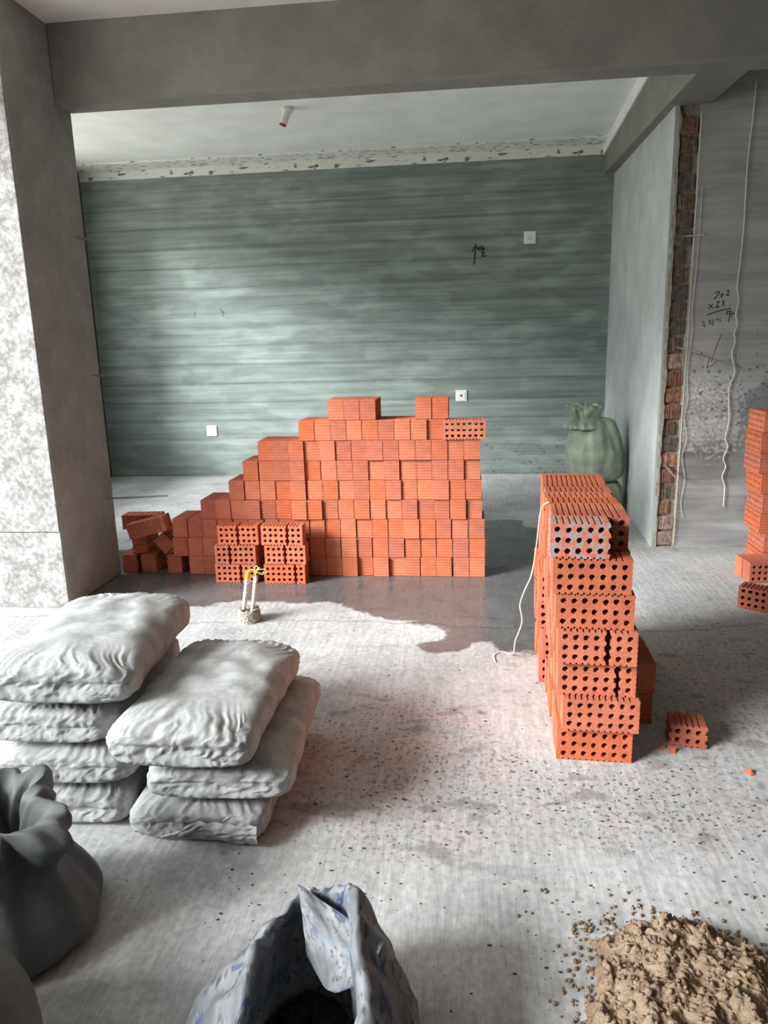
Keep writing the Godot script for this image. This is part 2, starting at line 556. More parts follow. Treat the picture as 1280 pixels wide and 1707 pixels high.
func back_wall_texture() -> ImageTexture:
	var w := 1215
	var h := 720
	var low := nbytes(w, h, 0.005, 501, 5)
	var blot := nbytes(w, h, 0.022, 502, 4, false, 3, 1)
	var st1 := nbytes(w, h, 0.05, 503, 4, false, 20, 1)
	var st2 := nbytes(w, h, 0.16, 504, 2, false, 40, 1)
	var spk := nbytes(w, h, 0.09, 505, 2)
	var col := PackedByteArray()
	col.resize(w * h * 3)
	for y in h:
		var yy := BYH * (1.0 - (y + 0.5) / h)
		# the screed rail left a line every 19 cm, wet-rubbed darker on one side
		var ph := fposmod(yy - 0.11, 0.193) / 0.193
		var line := exp(-pow((ph - 0.5) / 0.06, 2.0)) * 0.05 * (0.4 + 1.2 * absf(sin(floor((yy - 0.11) / 0.193) * 12.9898))) - exp(-pow((ph - 0.3) / 0.12, 2.0)) * 0.02
		for x in w:
			var i := y * w + x
			var xx := BX0 + BXW * x / w
			var edge := smoothstep(1.02, 1.12, xx)
			var v := 0.555 + (low[i] - 127.5) * 0.0004 + (st1[i] - 127.5) * 0.0005 + (st2[i] - 127.5) * 0.0003
			v -= line * (1.0 - edge) * clampf(0.4 + (st1[i]) / 180.0, 0.0, 1.2)
			# damp blotches where the render has not dried
			var d := smoothstep(0.45, 0.62, blot[i] / 255.0 + (st1[i] - 127.5) * 0.0008)
			v -= 0.05 * d * smoothstep(0.3, 0.7, low[i] / 255.0)
			v += 0.03 * smoothstep(0.5, 0.72, 1.0 - blot[i] / 255.0)
			# mud splashes low down
			var lowdown := smoothstep(0.75, 0.2, yy) * smoothstep(-0.3, 0.3, xx)
			v -= 0.14 * smoothstep(0.8 - 0.1 * lowdown, 0.88 - 0.08 * lowdown, spk[i] / 255.0) * lowdown * smoothstep(0.35, 0.6, blot[i] / 255.0)
			col[i * 3] = int(clampf(v * 0.93 * 255.0, 0, 255))
			col[i * 3 + 1] = int(clampf(v * 1.0 * 255.0, 0, 255))
			col[i * 3 + 2] = int(clampf(v * 0.965 * 255.0, 0, 255))
	var im := Image.create_from_data(w, h, false, Image.FORMAT_RGB8, col)
	# the builder's note in marker: two hurried characters
	var px := func(x: float, y: float) -> Vector2: return Vector2((x - BX0) / BXW * w, (1.0 - y / BYH) * h)
	var ink := Color(0.09, 0.09, 0.09)
	for s in [[[0.045, 2.20], [0.075, 2.245], [0.085, 2.262]], [[0.078, 2.235], [0.070, 2.15], [0.065, 2.08]], [[0.092, 2.24], [0.11, 2.215], [0.122, 2.205]], [[0.098, 2.212], [0.115, 2.235]], [[0.128, 2.225], [0.16, 2.228]], [[0.134, 2.245], [0.138, 2.215], [0.16, 2.225], [0.156, 2.205]], [[0.145, 2.205], [0.147, 2.15]], [[0.14, 2.175], [0.165, 2.18]], [[0.135, 2.148], [0.178, 2.153]]]:
		stroke(im, s.map(func(q): return px.call(q[0], q[1])), 2.4, ink, 0.85)
	# pencil ticks left of the middle
	for s in [[[-2.78, 1.72], [-2.79, 1.66]], [[-2.52, 1.74], [-2.5, 1.70], [-2.47, 1.70]], [[-2.49, 1.72], [-2.49, 1.66]]]:
		stroke(im, s.map(func(q): return px.call(q[0], q[1])), 1.3, Color(0.3, 0.32, 0.31), 0.7)
	return ImageTexture.create_from_image(im)

const GX0 := 1.345
const GXW := 1.4
const GYH := 3.0

func grey_wall_texture() -> ImageTexture:
	var w := 840
	var h := 1800
	var low := nbytes(w, h, 0.005, 601, 5)
	var st1 := nbytes(w, h, 0.05, 602, 4, false, 14, 1)
	var st2 := nbytes(w, h, 0.01, 603, 3, false, 8, 1)
	var spl := nbytes(w, h, 0.045, 604, 3)
	var spf := nbytes(w, h, 0.06, 605, 4)
	var col := PackedByteArray()
	col.resize(w * h * 3)
	for y in h:
		var yy := GYH * (1.0 - (y + 0.5) / h)
		for x in w:
			var i := y * w + x
			var xx := GX0 + GXW * x / w
			var v := 0.66 + (low[i] - 127.5) * 0.0003 + (st1[i] - 127.5) * 0.0003 + (st2[i] - 127.5) * 0.0004
			# water thrown against the render: the lower right is soaked, salts bloom pale beside it
			var front := 1.0 + (xx - 1.72) * 0.5 + (low[i] - 127.5) * 0.0011
			var soak := smoothstep(front + 0.03, front - 0.03, yy) * smoothstep(1.66, 1.74, xx + (spl[i] - 127.5) * 0.0008) * smoothstep(0.55, 0.75, yy)
			var salt := smoothstep(0.45, 0.75, spf[i] / 255.0) * smoothstep(0.3, 0.1, absf(yy - 0.92 + (spl[i] - 127.5) * 0.0008)) * smoothstep(1.8, 1.55, xx)
			# rising damp with a ragged tide line
			var damp := smoothstep(0.03, -0.03, yy - 0.7 - (spl[i] - 127.5) * 0.0012 - (low[i] - 127.5) * 0.0012)
			v += 0.12 * salt * (1.0 - 0.8 * damp) - 0.15 * soak - (0.11 - (st2[i] - 127.5) * 0.0006) * damp * (1.0 - soak)
			col[i * 3] = int(clampf(v * 255.0, 0, 255))
			col[i * 3 + 1] = int(clampf(v * 0.995 * 255.0, 0, 255))
			col[i * 3 + 2] = int(clampf(v * 0.985 * 255.0, 0, 255))
	var im := Image.create_from_data(w, h, false, Image.FORMAT_RGB8, col)
	var px := func(q): return Vector2((q[0] - GX0) / GXW * w, (1.0 - q[1] / GYH) * h)
	# drops thin out upward and to the left
	var dr := RandomNumberGenerator.new()
	dr.seed = 71
	for k in 900:
		var q := [dr.randf_range(1.36, 2.4), 0.98 + dr.randfn() * 0.12]
		q[1] += (q[0] - 1.6) * 0.22
		if dr.randf() > smoothstep(1.2, 1.75, q[0]): continue
		dab(im, px.call(q), 0.8 + 5.5 * pow(dr.randf(), 3.0), Color(0.42, 0.42, 0.41), 0.75)
	var ink := Color(0.12, 0.11, 0.11)
	# the sum on the wall: 202 x 23, a rule, 9.., a faint line of writing and an arrow
	for s in [
		[[1.492, 1.602], [1.51, 1.607], [1.518, 1.602], [1.507, 1.585], [1.489, 1.567], [1.498, 1.57]],
		[[1.531, 1.592], [1.527, 1.578], [1.533, 1.577], [1.540, 1.591], [1.533, 1.596]],
		[[1.558, 1.608], [1.57, 1.613], [1.572, 1.602], [1.558, 1.585], [1.576, 1.586]],
		[[1.460, 1.535], [1.486, 1.512]], [[1.483, 1.535], [1.460, 1.508]],
		[[1.505, 1.545], [1.52, 1.55], [1.513, 1.535], [1.502, 1.515], [1.523, 1.519]],
		[[1.538, 1.55], [1.548, 1.551], [1.541, 1.54], [1.549, 1.533], [1.540, 1.525]],
		[[1.455, 1.472], [1.478, 1.480], [1.52, 1.494], [1.59, 1.507]],
		[[1.590, 1.49], [1.572, 1.492], [1.567, 1.475], [1.585, 1.475], [1.592, 1.492], [1.586, 1.455], [1.583, 1.428]],
		[[1.602, 1.48], [1.597, 1.458]], [[1.606, 1.476], [1.612, 1.478]]]:
		stroke(im, s.map(px), 3.0, ink, 0.75)
	for s in [
		[[1.425, 1.425], [1.433, 1.435], [1.443, 1.428], [1.434, 1.412], [1.447, 1.412]], [[1.437, 1.41], [1.45, 1.40]],
		[[1.465, 1.436], [1.48, 1.44]], [[1.468, 1.425], [1.482, 1.428]], [[1.474, 1.444], [1.472, 1.416]], [[1.488, 1.442], [1.487, 1.412]], [[1.495, 1.44], [1.494, 1.41]],
		[[1.508, 1.445], [1.522, 1.449]], [[1.515, 1.452], [1.514, 1.432]], [[1.535, 1.455], [1.527, 1.442], [1.537, 1.436], [1.529, 1.425]],
		[[1.545, 1.352], [1.535, 1.32], [1.512, 1.24], [1.498, 1.19]], [[1.488, 1.225], [1.476, 1.155], [1.498, 1.163], [1.53, 1.19]]]:
		stroke(im, s.map(px), 2.2, Color(0.2, 0.19, 0.19), 0.6)
	return ImageTexture.create_from_image(im)

# ---------------------------------------------------------------- the shell
const ZB := -7.6      # back wall
const ZG := -4.85     # grey wall and end of the partition
const SOFFIT := 2.608

func build_shell() -> void:
	# floor slab
	var st := new_st()
	st.set_smooth_group(-1)
	var x0 := -4.07
	var x1 := 4.2
	var z0 := -7.8
	var z1 := 2.6
	var P := [Vector3(x0, 0, z0), Vector3(x1, 0, z0), Vector3(x1, 0, z1), Vector3(x0, 0, z1)]
	uvquad(st, P, P.map(func(p): return Vector2((p.x - FX0) / FXW, (p.z - FZ0) / FZW)), Vector3.UP, P.map(func(p): return Vector2(p.x / 0.8, p.z / 0.8)))
	for k in 4:
		var a: Vector3 = P[k]
		var b: Vector3 = P[(k + 1) % 4]
		var d := Vector3(0, -0.2, 0)
		uvquad(st, [a, b, b + d, a + d], [Vector2.ZERO, Vector2.ZERO, Vector2.ZERO, Vector2.ZERO], (a + b) / 2.0 - Vector3(0.05, 0, -2.6), [Vector2.ZERO, Vector2.ZERO, Vector2.ZERO, Vector2.ZERO])
	uvquad(st, P.map(func(p): return p - Vector3(0, 0.2, 0)), [Vector2.ZERO, Vector2.ZERO, Vector2.ZERO, Vector2.ZERO], Vector3.DOWN, [Vector2.ZERO, Vector2.ZERO, Vector2.ZERO, Vector2.ZERO])
	struct("floor", flat(st), M.floor)
	# back wall, its front with the rendered surface
	st = new_st()
	st.set_smooth_group(-1)
	P = [Vector3(-4.1, 0, ZB), Vector3(1.5, 0, ZB), Vector3(1.5, 3.2, ZB), Vector3(-4.1, 3.2, ZB)]
	uvquad(st, P, P.map(func(p): return Vector2((p.x - BX0) / BXW, 1.0 - p.y / BYH)), Vector3.BACK)
	var Q := P.map(func(p): return p - Vector3(0, 0, 0.2))
	for k in 4:
		uvquad(st, [P[k], P[(k + 1) % 4], Q[(k + 1) % 4], Q[k]], [Vector2.ZERO, Vector2.ZERO, Vector2.ZERO, Vector2.ZERO], (P[k] + P[(k + 1) % 4]) / 2.0 - Vector3(-1.3, 1.6, ZB))
	uvquad(st, Q, [Vector2.ZERO, Vector2.ZERO, Vector2.ZERO, Vector2.ZERO], Vector3.FORWARD)
	struct("wall_back", flat(st), M.back_wall)
	# left wall of the back bay with its window opening (z -6.7 .. -4.7)
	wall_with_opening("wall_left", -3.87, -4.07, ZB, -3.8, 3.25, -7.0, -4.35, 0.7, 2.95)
	window_frame("window_1", -3.97, -7.0, -4.35, 0.7, 2.95, 2)
	# stub wall closing the bay beside the column
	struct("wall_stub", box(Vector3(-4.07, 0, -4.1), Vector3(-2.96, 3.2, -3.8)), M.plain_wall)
	# left wall of the front bay: a wide opening up to the lintel
	# open facade of the front bay: open beside the column, then a breast-high parapet
	st = new_st()
	st.set_smooth_group(-1)
	add_box(st, Vector3(-2.97, 0, -0.6), Vector3(-2.75, 1.35, 1.8))
	add_box(st, Vector3(-2.97, 0, 1.8), Vector3(-2.75, 3.0, 2.6))
	add_box(st, Vector3(-2.97, 2.8, -3.57), Vector3(-2.75, 3.0, 1.8))
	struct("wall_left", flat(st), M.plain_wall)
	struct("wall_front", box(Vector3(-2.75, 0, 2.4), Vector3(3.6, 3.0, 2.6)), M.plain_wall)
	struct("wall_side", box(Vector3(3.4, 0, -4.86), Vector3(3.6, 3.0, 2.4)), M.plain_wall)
	# column: body with a bright peeling skim on its front
	var col := struct("column", box(Vector3(-2.97, 0, -4.18), Vector3(-2.135, 2.99, -3.57), 0.008), M.column)
	struct("plaster_skim", box(Vector3(-2.97, 0.425, -3.572), Vector3(-2.139, 2.985, -3.56), 0.003), M.peel, col)
	struct("plaster_skim", box(Vector3(-2.97, 0.0, -3.572), Vector3(-2.137, 0.42, -3.562), 0.003), M.peel, col)
	# the cross beam and the two ceilings
	struct("beam", box(Vector3(-2.14, SOFFIT, -4.182), Vector3(3.45, 3.25, -4.01), 0.012), M.beam)
	struct("ceiling", box(Vector3(-2.97, 2.985, -4.02), Vector3(3.6, 3.2, 2.6)), M.front_ceiling)
	struct("ceiling_side", box(Vector3(1.3, 2.985, -4.97), Vector3(3.6, 3.2, -4.17)), M.front_ceiling)
	struct("ceiling_back", box(Vector3(-4.07, 3.1, -7.8), Vector3(1.6, 3.3, -4.17)), M.white_paint)
	# white skim turned down onto the back wall, scuffed by the trowel
	struct("trim_1", box(Vector3(-3.87, 3.005, ZB - 0.01), Vector3(1.27, 3.105, ZB + 0.012), 0.004), M.white_scuffed)
	struct("trim_2", box(Vector3(-3.87, 3.085, ZB - 0.01), Vector3(1.27, 3.105, ZB + 0.3), 0.003), M.white_scuffed)
	# beam along the partition, with the white skim on its upper edge
	var xf := func(z: float, dx: float) -> float: return lerpf(1.12, 1.262, (z + 4.18) / (ZB + 4.18)) + dx
	var bl := func(z: float, dx: float, y: float) -> Vector3: return Vector3(xf.call(z, dx), y, z)
	var sof := func(z: float) -> float: return lerpf(SOFFIT, 2.835, (z + 4.18) / (ZB + 4.18))
	struct("beam_side", hexa([bl.call(-4.17, 0, sof.call(-4.18)), Vector3(1.365, sof.call(-4.18), -4.17), Vector3(1.5, 2.835, ZB), bl.call(ZB, 0, 2.835), bl.call(-4.17, 0, 3.15), Vector3(1.365, 3.15, -4.17), Vector3(1.5, 3.15, ZB), bl.call(ZB, 0, 3.15)]), M.beam)
	struct("trim_3", hexa([bl.call(-4.17, -0.012, 2.99), bl.call(-4.17, 0.02, 2.99), bl.call(ZB, 0.02, 3.0), bl.call(ZB, -0.012, 3.0), bl.call(-4.17, -0.012, 3.11), bl.call(-4.17, 0.02, 3.11), bl.call(ZB, 0.02, 3.11), bl.call(ZB, -0.012, 3.11)]), M.white_paint)
	# grey wall (the front of the room next door)
	st = new_st()
	st.set_smooth_group(-1)
	P = [Vector3(1.345, 0, ZG), Vector3(3.42, 0, ZG), Vector3(3.42, 3.1, ZG), Vector3(1.345, 3.1, ZG)]
	uvquad(st, P, P.map(func(p): return Vector2((p.x - GX0) / GXW, 1.0 - p.y / GYH)), Vector3.BACK)
	Q = P.map(func(p): return p - Vector3(0, 0, 0.12))
	for k in 4:
		uvquad(st, [P[k], P[(k + 1) % 4], Q[(k + 1) % 4], Q[k]], [Vector2.ZERO, Vector2.ZERO, Vector2.ZERO, Vector2.ZERO], (P[k] + P[(k + 1) % 4]) / 2.0 - Vector3(2.4, 1.5, ZG))
	uvquad(st, Q, [Vector2.ZERO, Vector2.ZERO, Vector2.ZERO, Vector2.ZERO], Vector3.FORWARD)
	struct("wall_right", flat(st), M.grey_wall)

func wall_with_opening(called: String, xa: float, xb: float, z0: float, z1: float, h: float, wz0: float, wz1: float, wy0: float, wy1: float) -> void:
	var st := new_st()
	st.set_smooth_group(-1)
	add_box(st, Vector3(xb, 0, z0), Vector3(xa, h, wz0))
	add_box(st, Vector3(xb, 0, wz1), Vector3(xa, h, z1))
	add_box(st, Vector3(xb, 0, wz0), Vector3(xa, wy0, wz1))
	add_box(st, Vector3(xb, wy1, wz0), Vector3(xa, h, wz1))
	struct(called, flat(st), M.plain_wall)

func window_frame(called: String, x: float, z0: float, z1: float, y0: float, y1: float, n: int) -> void:
	var st := new_st()
	st.set_smooth_group(-1)
	var t := 0.025
	add_box(st, Vector3(x - t, y0, z0), Vector3(x + t, y0 + 0.05, z1))
	add_box(st, Vector3(x - t, y1 - 0.05, z0), Vector3(x + t, y1, z1))
	for k in n + 1:
		var z := lerpf(z0 + 0.025, z1 - 0.025, float(k) / n)
		add_box(st, Vector3(x - t, y0 + 0.05, z - 0.025), Vector3(x + t, y1 - 0.05, z + 0.025))
	struct(called, flat(st), M.aluminium)

func build_wall_strip() -> void:
	# the partition running back from the grey wall: plastered side, and its end hacked back to the bricks
	var side := struct("wall_partition", hexa([Vector3(1.225, 0, ZG - 0.03), Vector3(1.35, 0, ZG - 0.03), Vector3(1.52, 0, ZB), Vector3(1.385, 0, ZB), Vector3(1.225, 2.7, ZG - 0.03), Vector3(1.35, 2.7, ZG - 0.03), Vector3(1.52, 2.86, ZB), Vector3(1.385, 2.86, ZB)]), M.mortar)
	struct("plaster_coat", hexa([Vector3(1.2, 0, ZG - 0.004), Vector3(1.226, 0, ZG - 0.004), Vector3(1.386, 0, ZB), Vector3(1.36, 0, ZB), Vector3(1.2, 2.66, ZG - 0.004), Vector3(1.226, 2.66, ZG - 0.004), Vector3(1.386, 2.86, ZB), Vector3(1.36, 2.86, ZB)]), M.plaster, side)
	# ragged plaster edge left standing on the left of the bricks
	var n := noise(3.0, 77, 3)
	var st := new_st()
	st.set_smooth_group(-1)
	for k in 60:
		var y0 := 2.62 * k / 60.0
		var y1 := 2.62 * (k + 1) / 60.0
		var xr0 := 1.236 + 0.012 * n.get_noise_1d(k * 1.0)
		var xr1 := 1.236 + 0.012 * n.get_noise_1d(k + 1.0)
		var zf := ZG - 0.004 + 0.006 * n.get_noise_1d(k * 1.0 + 50.0)
		add_hex(st, [Vector3(1.212, y0, zf), Vector3(xr0, y0, zf), Vector3(xr0, y0, ZG - 0.03), Vector3(1.212, y0, ZG - 0.03), Vector3(1.212, y1, zf), Vector3(xr1, y1, zf), Vector3(xr1, y1, ZG - 0.03), Vector3(1.212, y1, ZG - 0.03)])
	struct("plaster_edge", flat(st), M.edge_plaster, side)
	# the bricks, each with its comb-grooved face
	var pitch := 0.1036
	for k in 25:
		var y := 0.012 + pitch * k
		var x0 := 1.242 + rng.randf_range(-0.006, 0.005)
		var x1 := 1.338 + rng.randf_range(-0.004, 0.006)
		if k % 5 == 2: x1 -= 0.03
		var zf := ZG - 0.012 + rng.randf_range(-0.004, 0.006)
		var b := new_st()
		b.set_smooth_group(-1)
		var ribs := 9
		add_box(b, Vector3(x0, y, ZG - 0.028), Vector3(x1, y + 0.088, zf - 0.004), 0.002)
		for r in ribs:
			if rng.randf() < 0.18: continue
			var a := lerpf(x0, x1, (r + 0.12) / ribs)
			var c := lerpf(x0, x1, (r + 0.72) / ribs)
			add_box(b, Vector3(a, y + rng.randf_range(0.002, 0.012), zf - 0.006), Vector3(c, y + 0.088 - rng.randf_range(0.002, 0.014), zf + rng.randf_range(-0.001, 0.003)))
		var mi := [4, 4, 2, 1, 0, 2, 1, 3, 0, 2, 0, 4, 3, 1, 3, 1, 3, 3, 1, 3, 3, 1, 3, 3, 0][k] as int
		struct("brick", flat(b), M.old_bricks[mi], side)
	# white strip of filler along the right edge
	st = new_st()
	st.set_smooth_group(-1)
	for k in 50:
		var y0 := 1.75 * k / 50.0
		var y1 := 1.75 * (k + 1) / 50.0
		var xl := 1.339 + 0.004 * n.get_noise_1d(k * 2.0 + 300.0)
		var xl1 := 1.339 + 0.004 * n.get_noise_1d(k * 2.0 + 302.0)
		add_hex(st, [Vector3(xl, y0, ZG + 0.002), Vector3(1.351, y0, ZG + 0.002), Vector3(1.351, y0, ZG - 0.03), Vector3(xl, y0, ZG - 0.03), Vector3(xl1, y1, ZG + 0.002), Vector3(1.351, y1, ZG + 0.002), Vector3(1.351, y1, ZG - 0.03), Vector3(xl1, y1, ZG - 0.03)])
	struct("edge_filler", flat(st), M.edge_plaster, side)

# ---------------------------------------------------------------- bricks
const BL := 0.24
const BH := 0.115
const BT := 0.09
const CELL := 0.0322      # pitch of the holes along the brick

# a break runs through a column of holes: the edge is bitten out where the holes were
func broken_edge(y: float, yb: float, ch: float, at_end: bool, j: float, r: RandomNumberGenerator) -> float:
	if at_end: return j
	var d := absf(fposmod(y - yb, ch) - ch * 0.5)
	return (0.0055 if d < 0.0085 else 0.012) + r.randf_range(-0.002, 0.0022)

# A perforated brick (or a piece of one): columns c0..c1-1 of holes, rows of holes, drawn through along z.
# Base centre of the whole brick at the origin; long side on x.
func add_brick(st: SurfaceTool, r: RandomNumberGenerator, c0 := 0, c1 := 7, rows := 3, dx := 0.0, break_l := false, break_r := false) -> void:
	var ch := 0.0335
	var yb := 0.007
	var H := BH if rows == 3 else yb * 2.0 + rows * ch
	var xa := -3.5 * CELL + c0 * CELL + dx
	var xb := -3.5 * CELL + c1 * CELL + dx
	var yt := yb + rows * ch
	var zf := BT / 2.0
	# outlines of the two ends, top and bottom as polylines
	var endl := []
	var endr := []
	var margin := (BL - 7.0 * CELL) / 2.0
	var ys := []
	var lx := []
	var rx := []
	var steps := 18
	var jl := r.randf_range(0.0105, 0.0135)
	var jr := r.randf_range(0.0105, 0.0135)
	for k in steps + 1:
		var y := lerpf(yb, yt, float(k) / steps)
		ys.append(y)
		var groove: float = [0.0, 0.0016, 0.0004][k % 3]
		lx.append(xa - (margin - groove) if not break_l else xa - broken_edge(y, yb, ch, k == 0 or k == steps, jl, r))
		rx.append(xb + (margin - groove) if not break_r else xb + broken_edge(y, yb, ch, k == 0 or k == steps, jr, r))
	var xs := []
	var top := []
	var x_l: float = lx[0]
	var x_r: float = rx[0]
	var cx := x_l + 0.003
	xs.append(x_l); top.append(0.0022)
	xs.append(cx); top.append(0.0)
	# combed grooves across the long faces
	var gx := -0.098 + dx
	while gx < 0.1 + dx:
		if gx > cx + 0.004 and gx < x_r - 0.008:
			for q in [[-0.0036, 0.0], [-0.0026, 0.0058], [0.0026, 0.0058], [0.0036, 0.0]]:
				xs.append(gx + q[0]); top.append(q[1])
		gx += 0.0187
	xs.append(x_r - 0.003); top.append(0.0)
	xs.append(x_r); top.append(0.0022)
	st.set_smooth_group(-1)
	var y_of := func(k: int, up: bool) -> float: return (H - top[k]) if up else top[k]
	# holes: irregular octagons, the same at both ends so that they run through
	var holes := []
	for c in range(c0, c1):
		for w in rows:
			var m := Vector2(-3.5 * CELL + (c + 0.5) * CELL + dx + r.randf_range(-0.0015, 0.0015), yb + (w + 0.5) * ch + r.randf_range(-0.0015, 0.0015))
			var hole := []
			for k in 8:
				var a := TAU * (k + 0.5) / 8
				hole.append(m + Vector2(cos(a), sin(a)) * r.randf_range(0.0088, 0.0108))
			holes.append([c, w, hole])
	for s in [-1.0, 1.0]:
		var z: float = zf * s
		var n := Vector3(0, 0, s)
		for k in xs.size() - 1:
			for up in [true, false]:
				var ye := yt if up else yb
				quad(st, Vector3(xs[k], y_of.call(k, up), z), Vector3(xs[k + 1], y_of.call(k + 1, up), z), Vector3(xs[k + 1], ye, z), Vector3(xs[k], ye, z), n)
		for k in steps:
			quad(st, Vector3(lx[k], ys[k], z), Vector3(lx[k + 1], ys[k + 1], z), Vector3(xa, ys[k + 1], z), Vector3(xa, ys[k], z), n)
			quad(st, Vector3(rx[k], ys[k], z), Vector3(rx[k + 1], ys[k + 1], z), Vector3(xb, ys[k + 1], z), Vector3(xb, ys[k], z), n)
		for hl in holes:
			var x0: float = -3.5 * CELL + hl[0] * CELL + dx
			var y0: float = yb + hl[1] * ch
			var rim := [Vector2(CELL, ch * 0.75), Vector2(CELL * 0.75, ch), Vector2(CELL * 0.25, ch), Vector2(0, ch * 0.75), Vector2(0, ch * 0.25), Vector2(CELL * 0.25, 0), Vector2(CELL * 0.75, 0), Vector2(CELL, ch * 0.25)]
			# octagon corner k sits at angle 22.5 + 45 k: order the rim to match
			var ring := [rim[0], rim[1], rim[2], rim[3], rim[4], rim[5], rim[6], rim[7]]
			for k in 8:
				var j := (k + 1) % 8
				var a: Vector2 = ring[k] + Vector2(x0, y0)
				var b: Vector2 = ring[j] + Vector2(x0, y0)
				var p: Vector2 = hl[2][k]
				var q: Vector2 = hl[2][j]
				quad(st, Vector3(a.x, a.y, z), Vector3(b.x, b.y, z), Vector3(q.x, q.y, z), Vector3(p.x, p.y, z), n)
			for cr in [[0, 1, Vector2(CELL, ch)], [2, 3, Vector2(0, ch)], [4, 5, Vector2(0, 0)], [6, 7, Vector2(CELL, 0)]]:
				var a: Vector2 = ring[cr[0]] + Vector2(x0, y0)
				var b: Vector2 = ring[cr[1]] + Vector2(x0, y0)
				var c: Vector2 = cr[2] + Vector2(x0, y0)
				tri(st, Vector3(a.x, a.y, z), Vector3(b.x, b.y, z), Vector3(c.x, c.y, z), n)
	for hl in holes:
		var m := Vector2.ZERO
		for q in hl[2]: m += q / 8.0
		for k in 8:
			var a: Vector2 = hl[2][k]
			var b: Vector2 = hl[2][(k + 1) % 8]
			var inward := m - (a + b) / 2.0
			quad(st, Vector3(a.x, a.y, zf), Vector3(b.x, b.y, zf), Vector3(b.x, b.y, -zf), Vector3(a.x, a.y, -zf), Vector3(inward.x, inward.y, 0))
	# long faces and ends
	for k in xs.size() - 1:
		for up in [true, false]:
			quad(st, Vector3(xs[k], y_of.call(k, up), zf), Vector3(xs[k + 1], y_of.call(k + 1, up), zf), Vector3(xs[k + 1], y_of.call(k + 1, up), -zf), Vector3(xs[k], y_of.call(k, up), -zf), Vector3(0, 1.0 if up else -1.0, 0))
	for k in steps:
		quad(st, Vector3(lx[k], ys[k], zf), Vector3(lx[k + 1], ys[k + 1], zf), Vector3(lx[k + 1], ys[k + 1], -zf), Vector3(lx[k], ys[k], -zf), Vector3.LEFT)
		quad(st, Vector3(rx[k], ys[k], zf), Vector3(rx[k + 1], ys[k + 1], zf), Vector3(rx[k + 1], ys[k + 1], -zf), Vector3(rx[k], ys[k], -zf), Vector3.RIGHT)
	for e in [[lx, 0, Vector3.LEFT], [rx, steps, Vector3.RIGHT]]:
		var xe: float = e[0][0]
		quad(st, Vector3(xe, yt, zf), Vector3(xe, H - 0.0022, zf), Vector3(xe, H - 0.0022, -zf), Vector3(xe, yt, -zf), e[2])
		quad(st, Vector3(xe, yb, zf), Vector3(xe, 0.0022, zf), Vector3(xe, 0.0022, -zf), Vector3(xe, yb, -zf), e[2])

func build_bricks() -> void:
	var r := RandomNumberGenerator.new()
	for k in 4:
		r.seed = 100 + k
		var st := new_st()
		add_brick(st, r)
		brick_meshes.append(flat(st))
	# bricks cracked across at one column of holes, the halves still lying together
	for c in [2, 3, 4, 5]:
		r.seed = 200 + c
		var st := new_st()
		add_brick(st, r, 0, c, 3, -0.002, false, true)
		add_brick(st, r, c + 1, 7, 3, 0.002, true, false)
		brick_cracked.append(flat(st))

func brick_part(c0: int, c1: int, rows: int, dx: float, bl: bool, br: bool, sd: int) -> ArrayMesh:
	var r := RandomNumberGenerator.new()
	r.seed = sd
	var st := new_st()
	add_brick(st, r, c0, c1, rows, dx, bl, br)
	return flat(st)

# base centre at p; turn about y; the brick's long side lies on x before turning
func brick(p: Vector3, turn: float, label: String, group: String, mesh: Mesh = null, m: Material = null, tilt := Vector3.ZERO) -> MeshInstance3D:
	var b := Basis.from_euler(Vector3(tilt.x, turn + tilt.y, tilt.z))
	var me: Mesh = mesh if mesh else brick_meshes[rng.randi() % brick_meshes.size()]
	var ma: Material = m if m else brick_mats[rng.randi() % brick_mats.size()]
	var o := obj("brick", me, ma, self, Transform3D(b, p))
	tag(o, label, "brick", group)
	return o

const NTH := ["first", "second", "third", "fourth", "fifth", "sixth", "seventh", "eighth", "ninth", "tenth", "eleventh", "twelfth", "thirteenth", "fourteenth", "fifteenth", "sixteenth", "seventeenth", "eighteenth", "nineteenth", "twentieth"]
const ORD := ["bottom", "second", "third", "fourth", "fifth", "sixth", "seventh", "eighth", "ninth"]

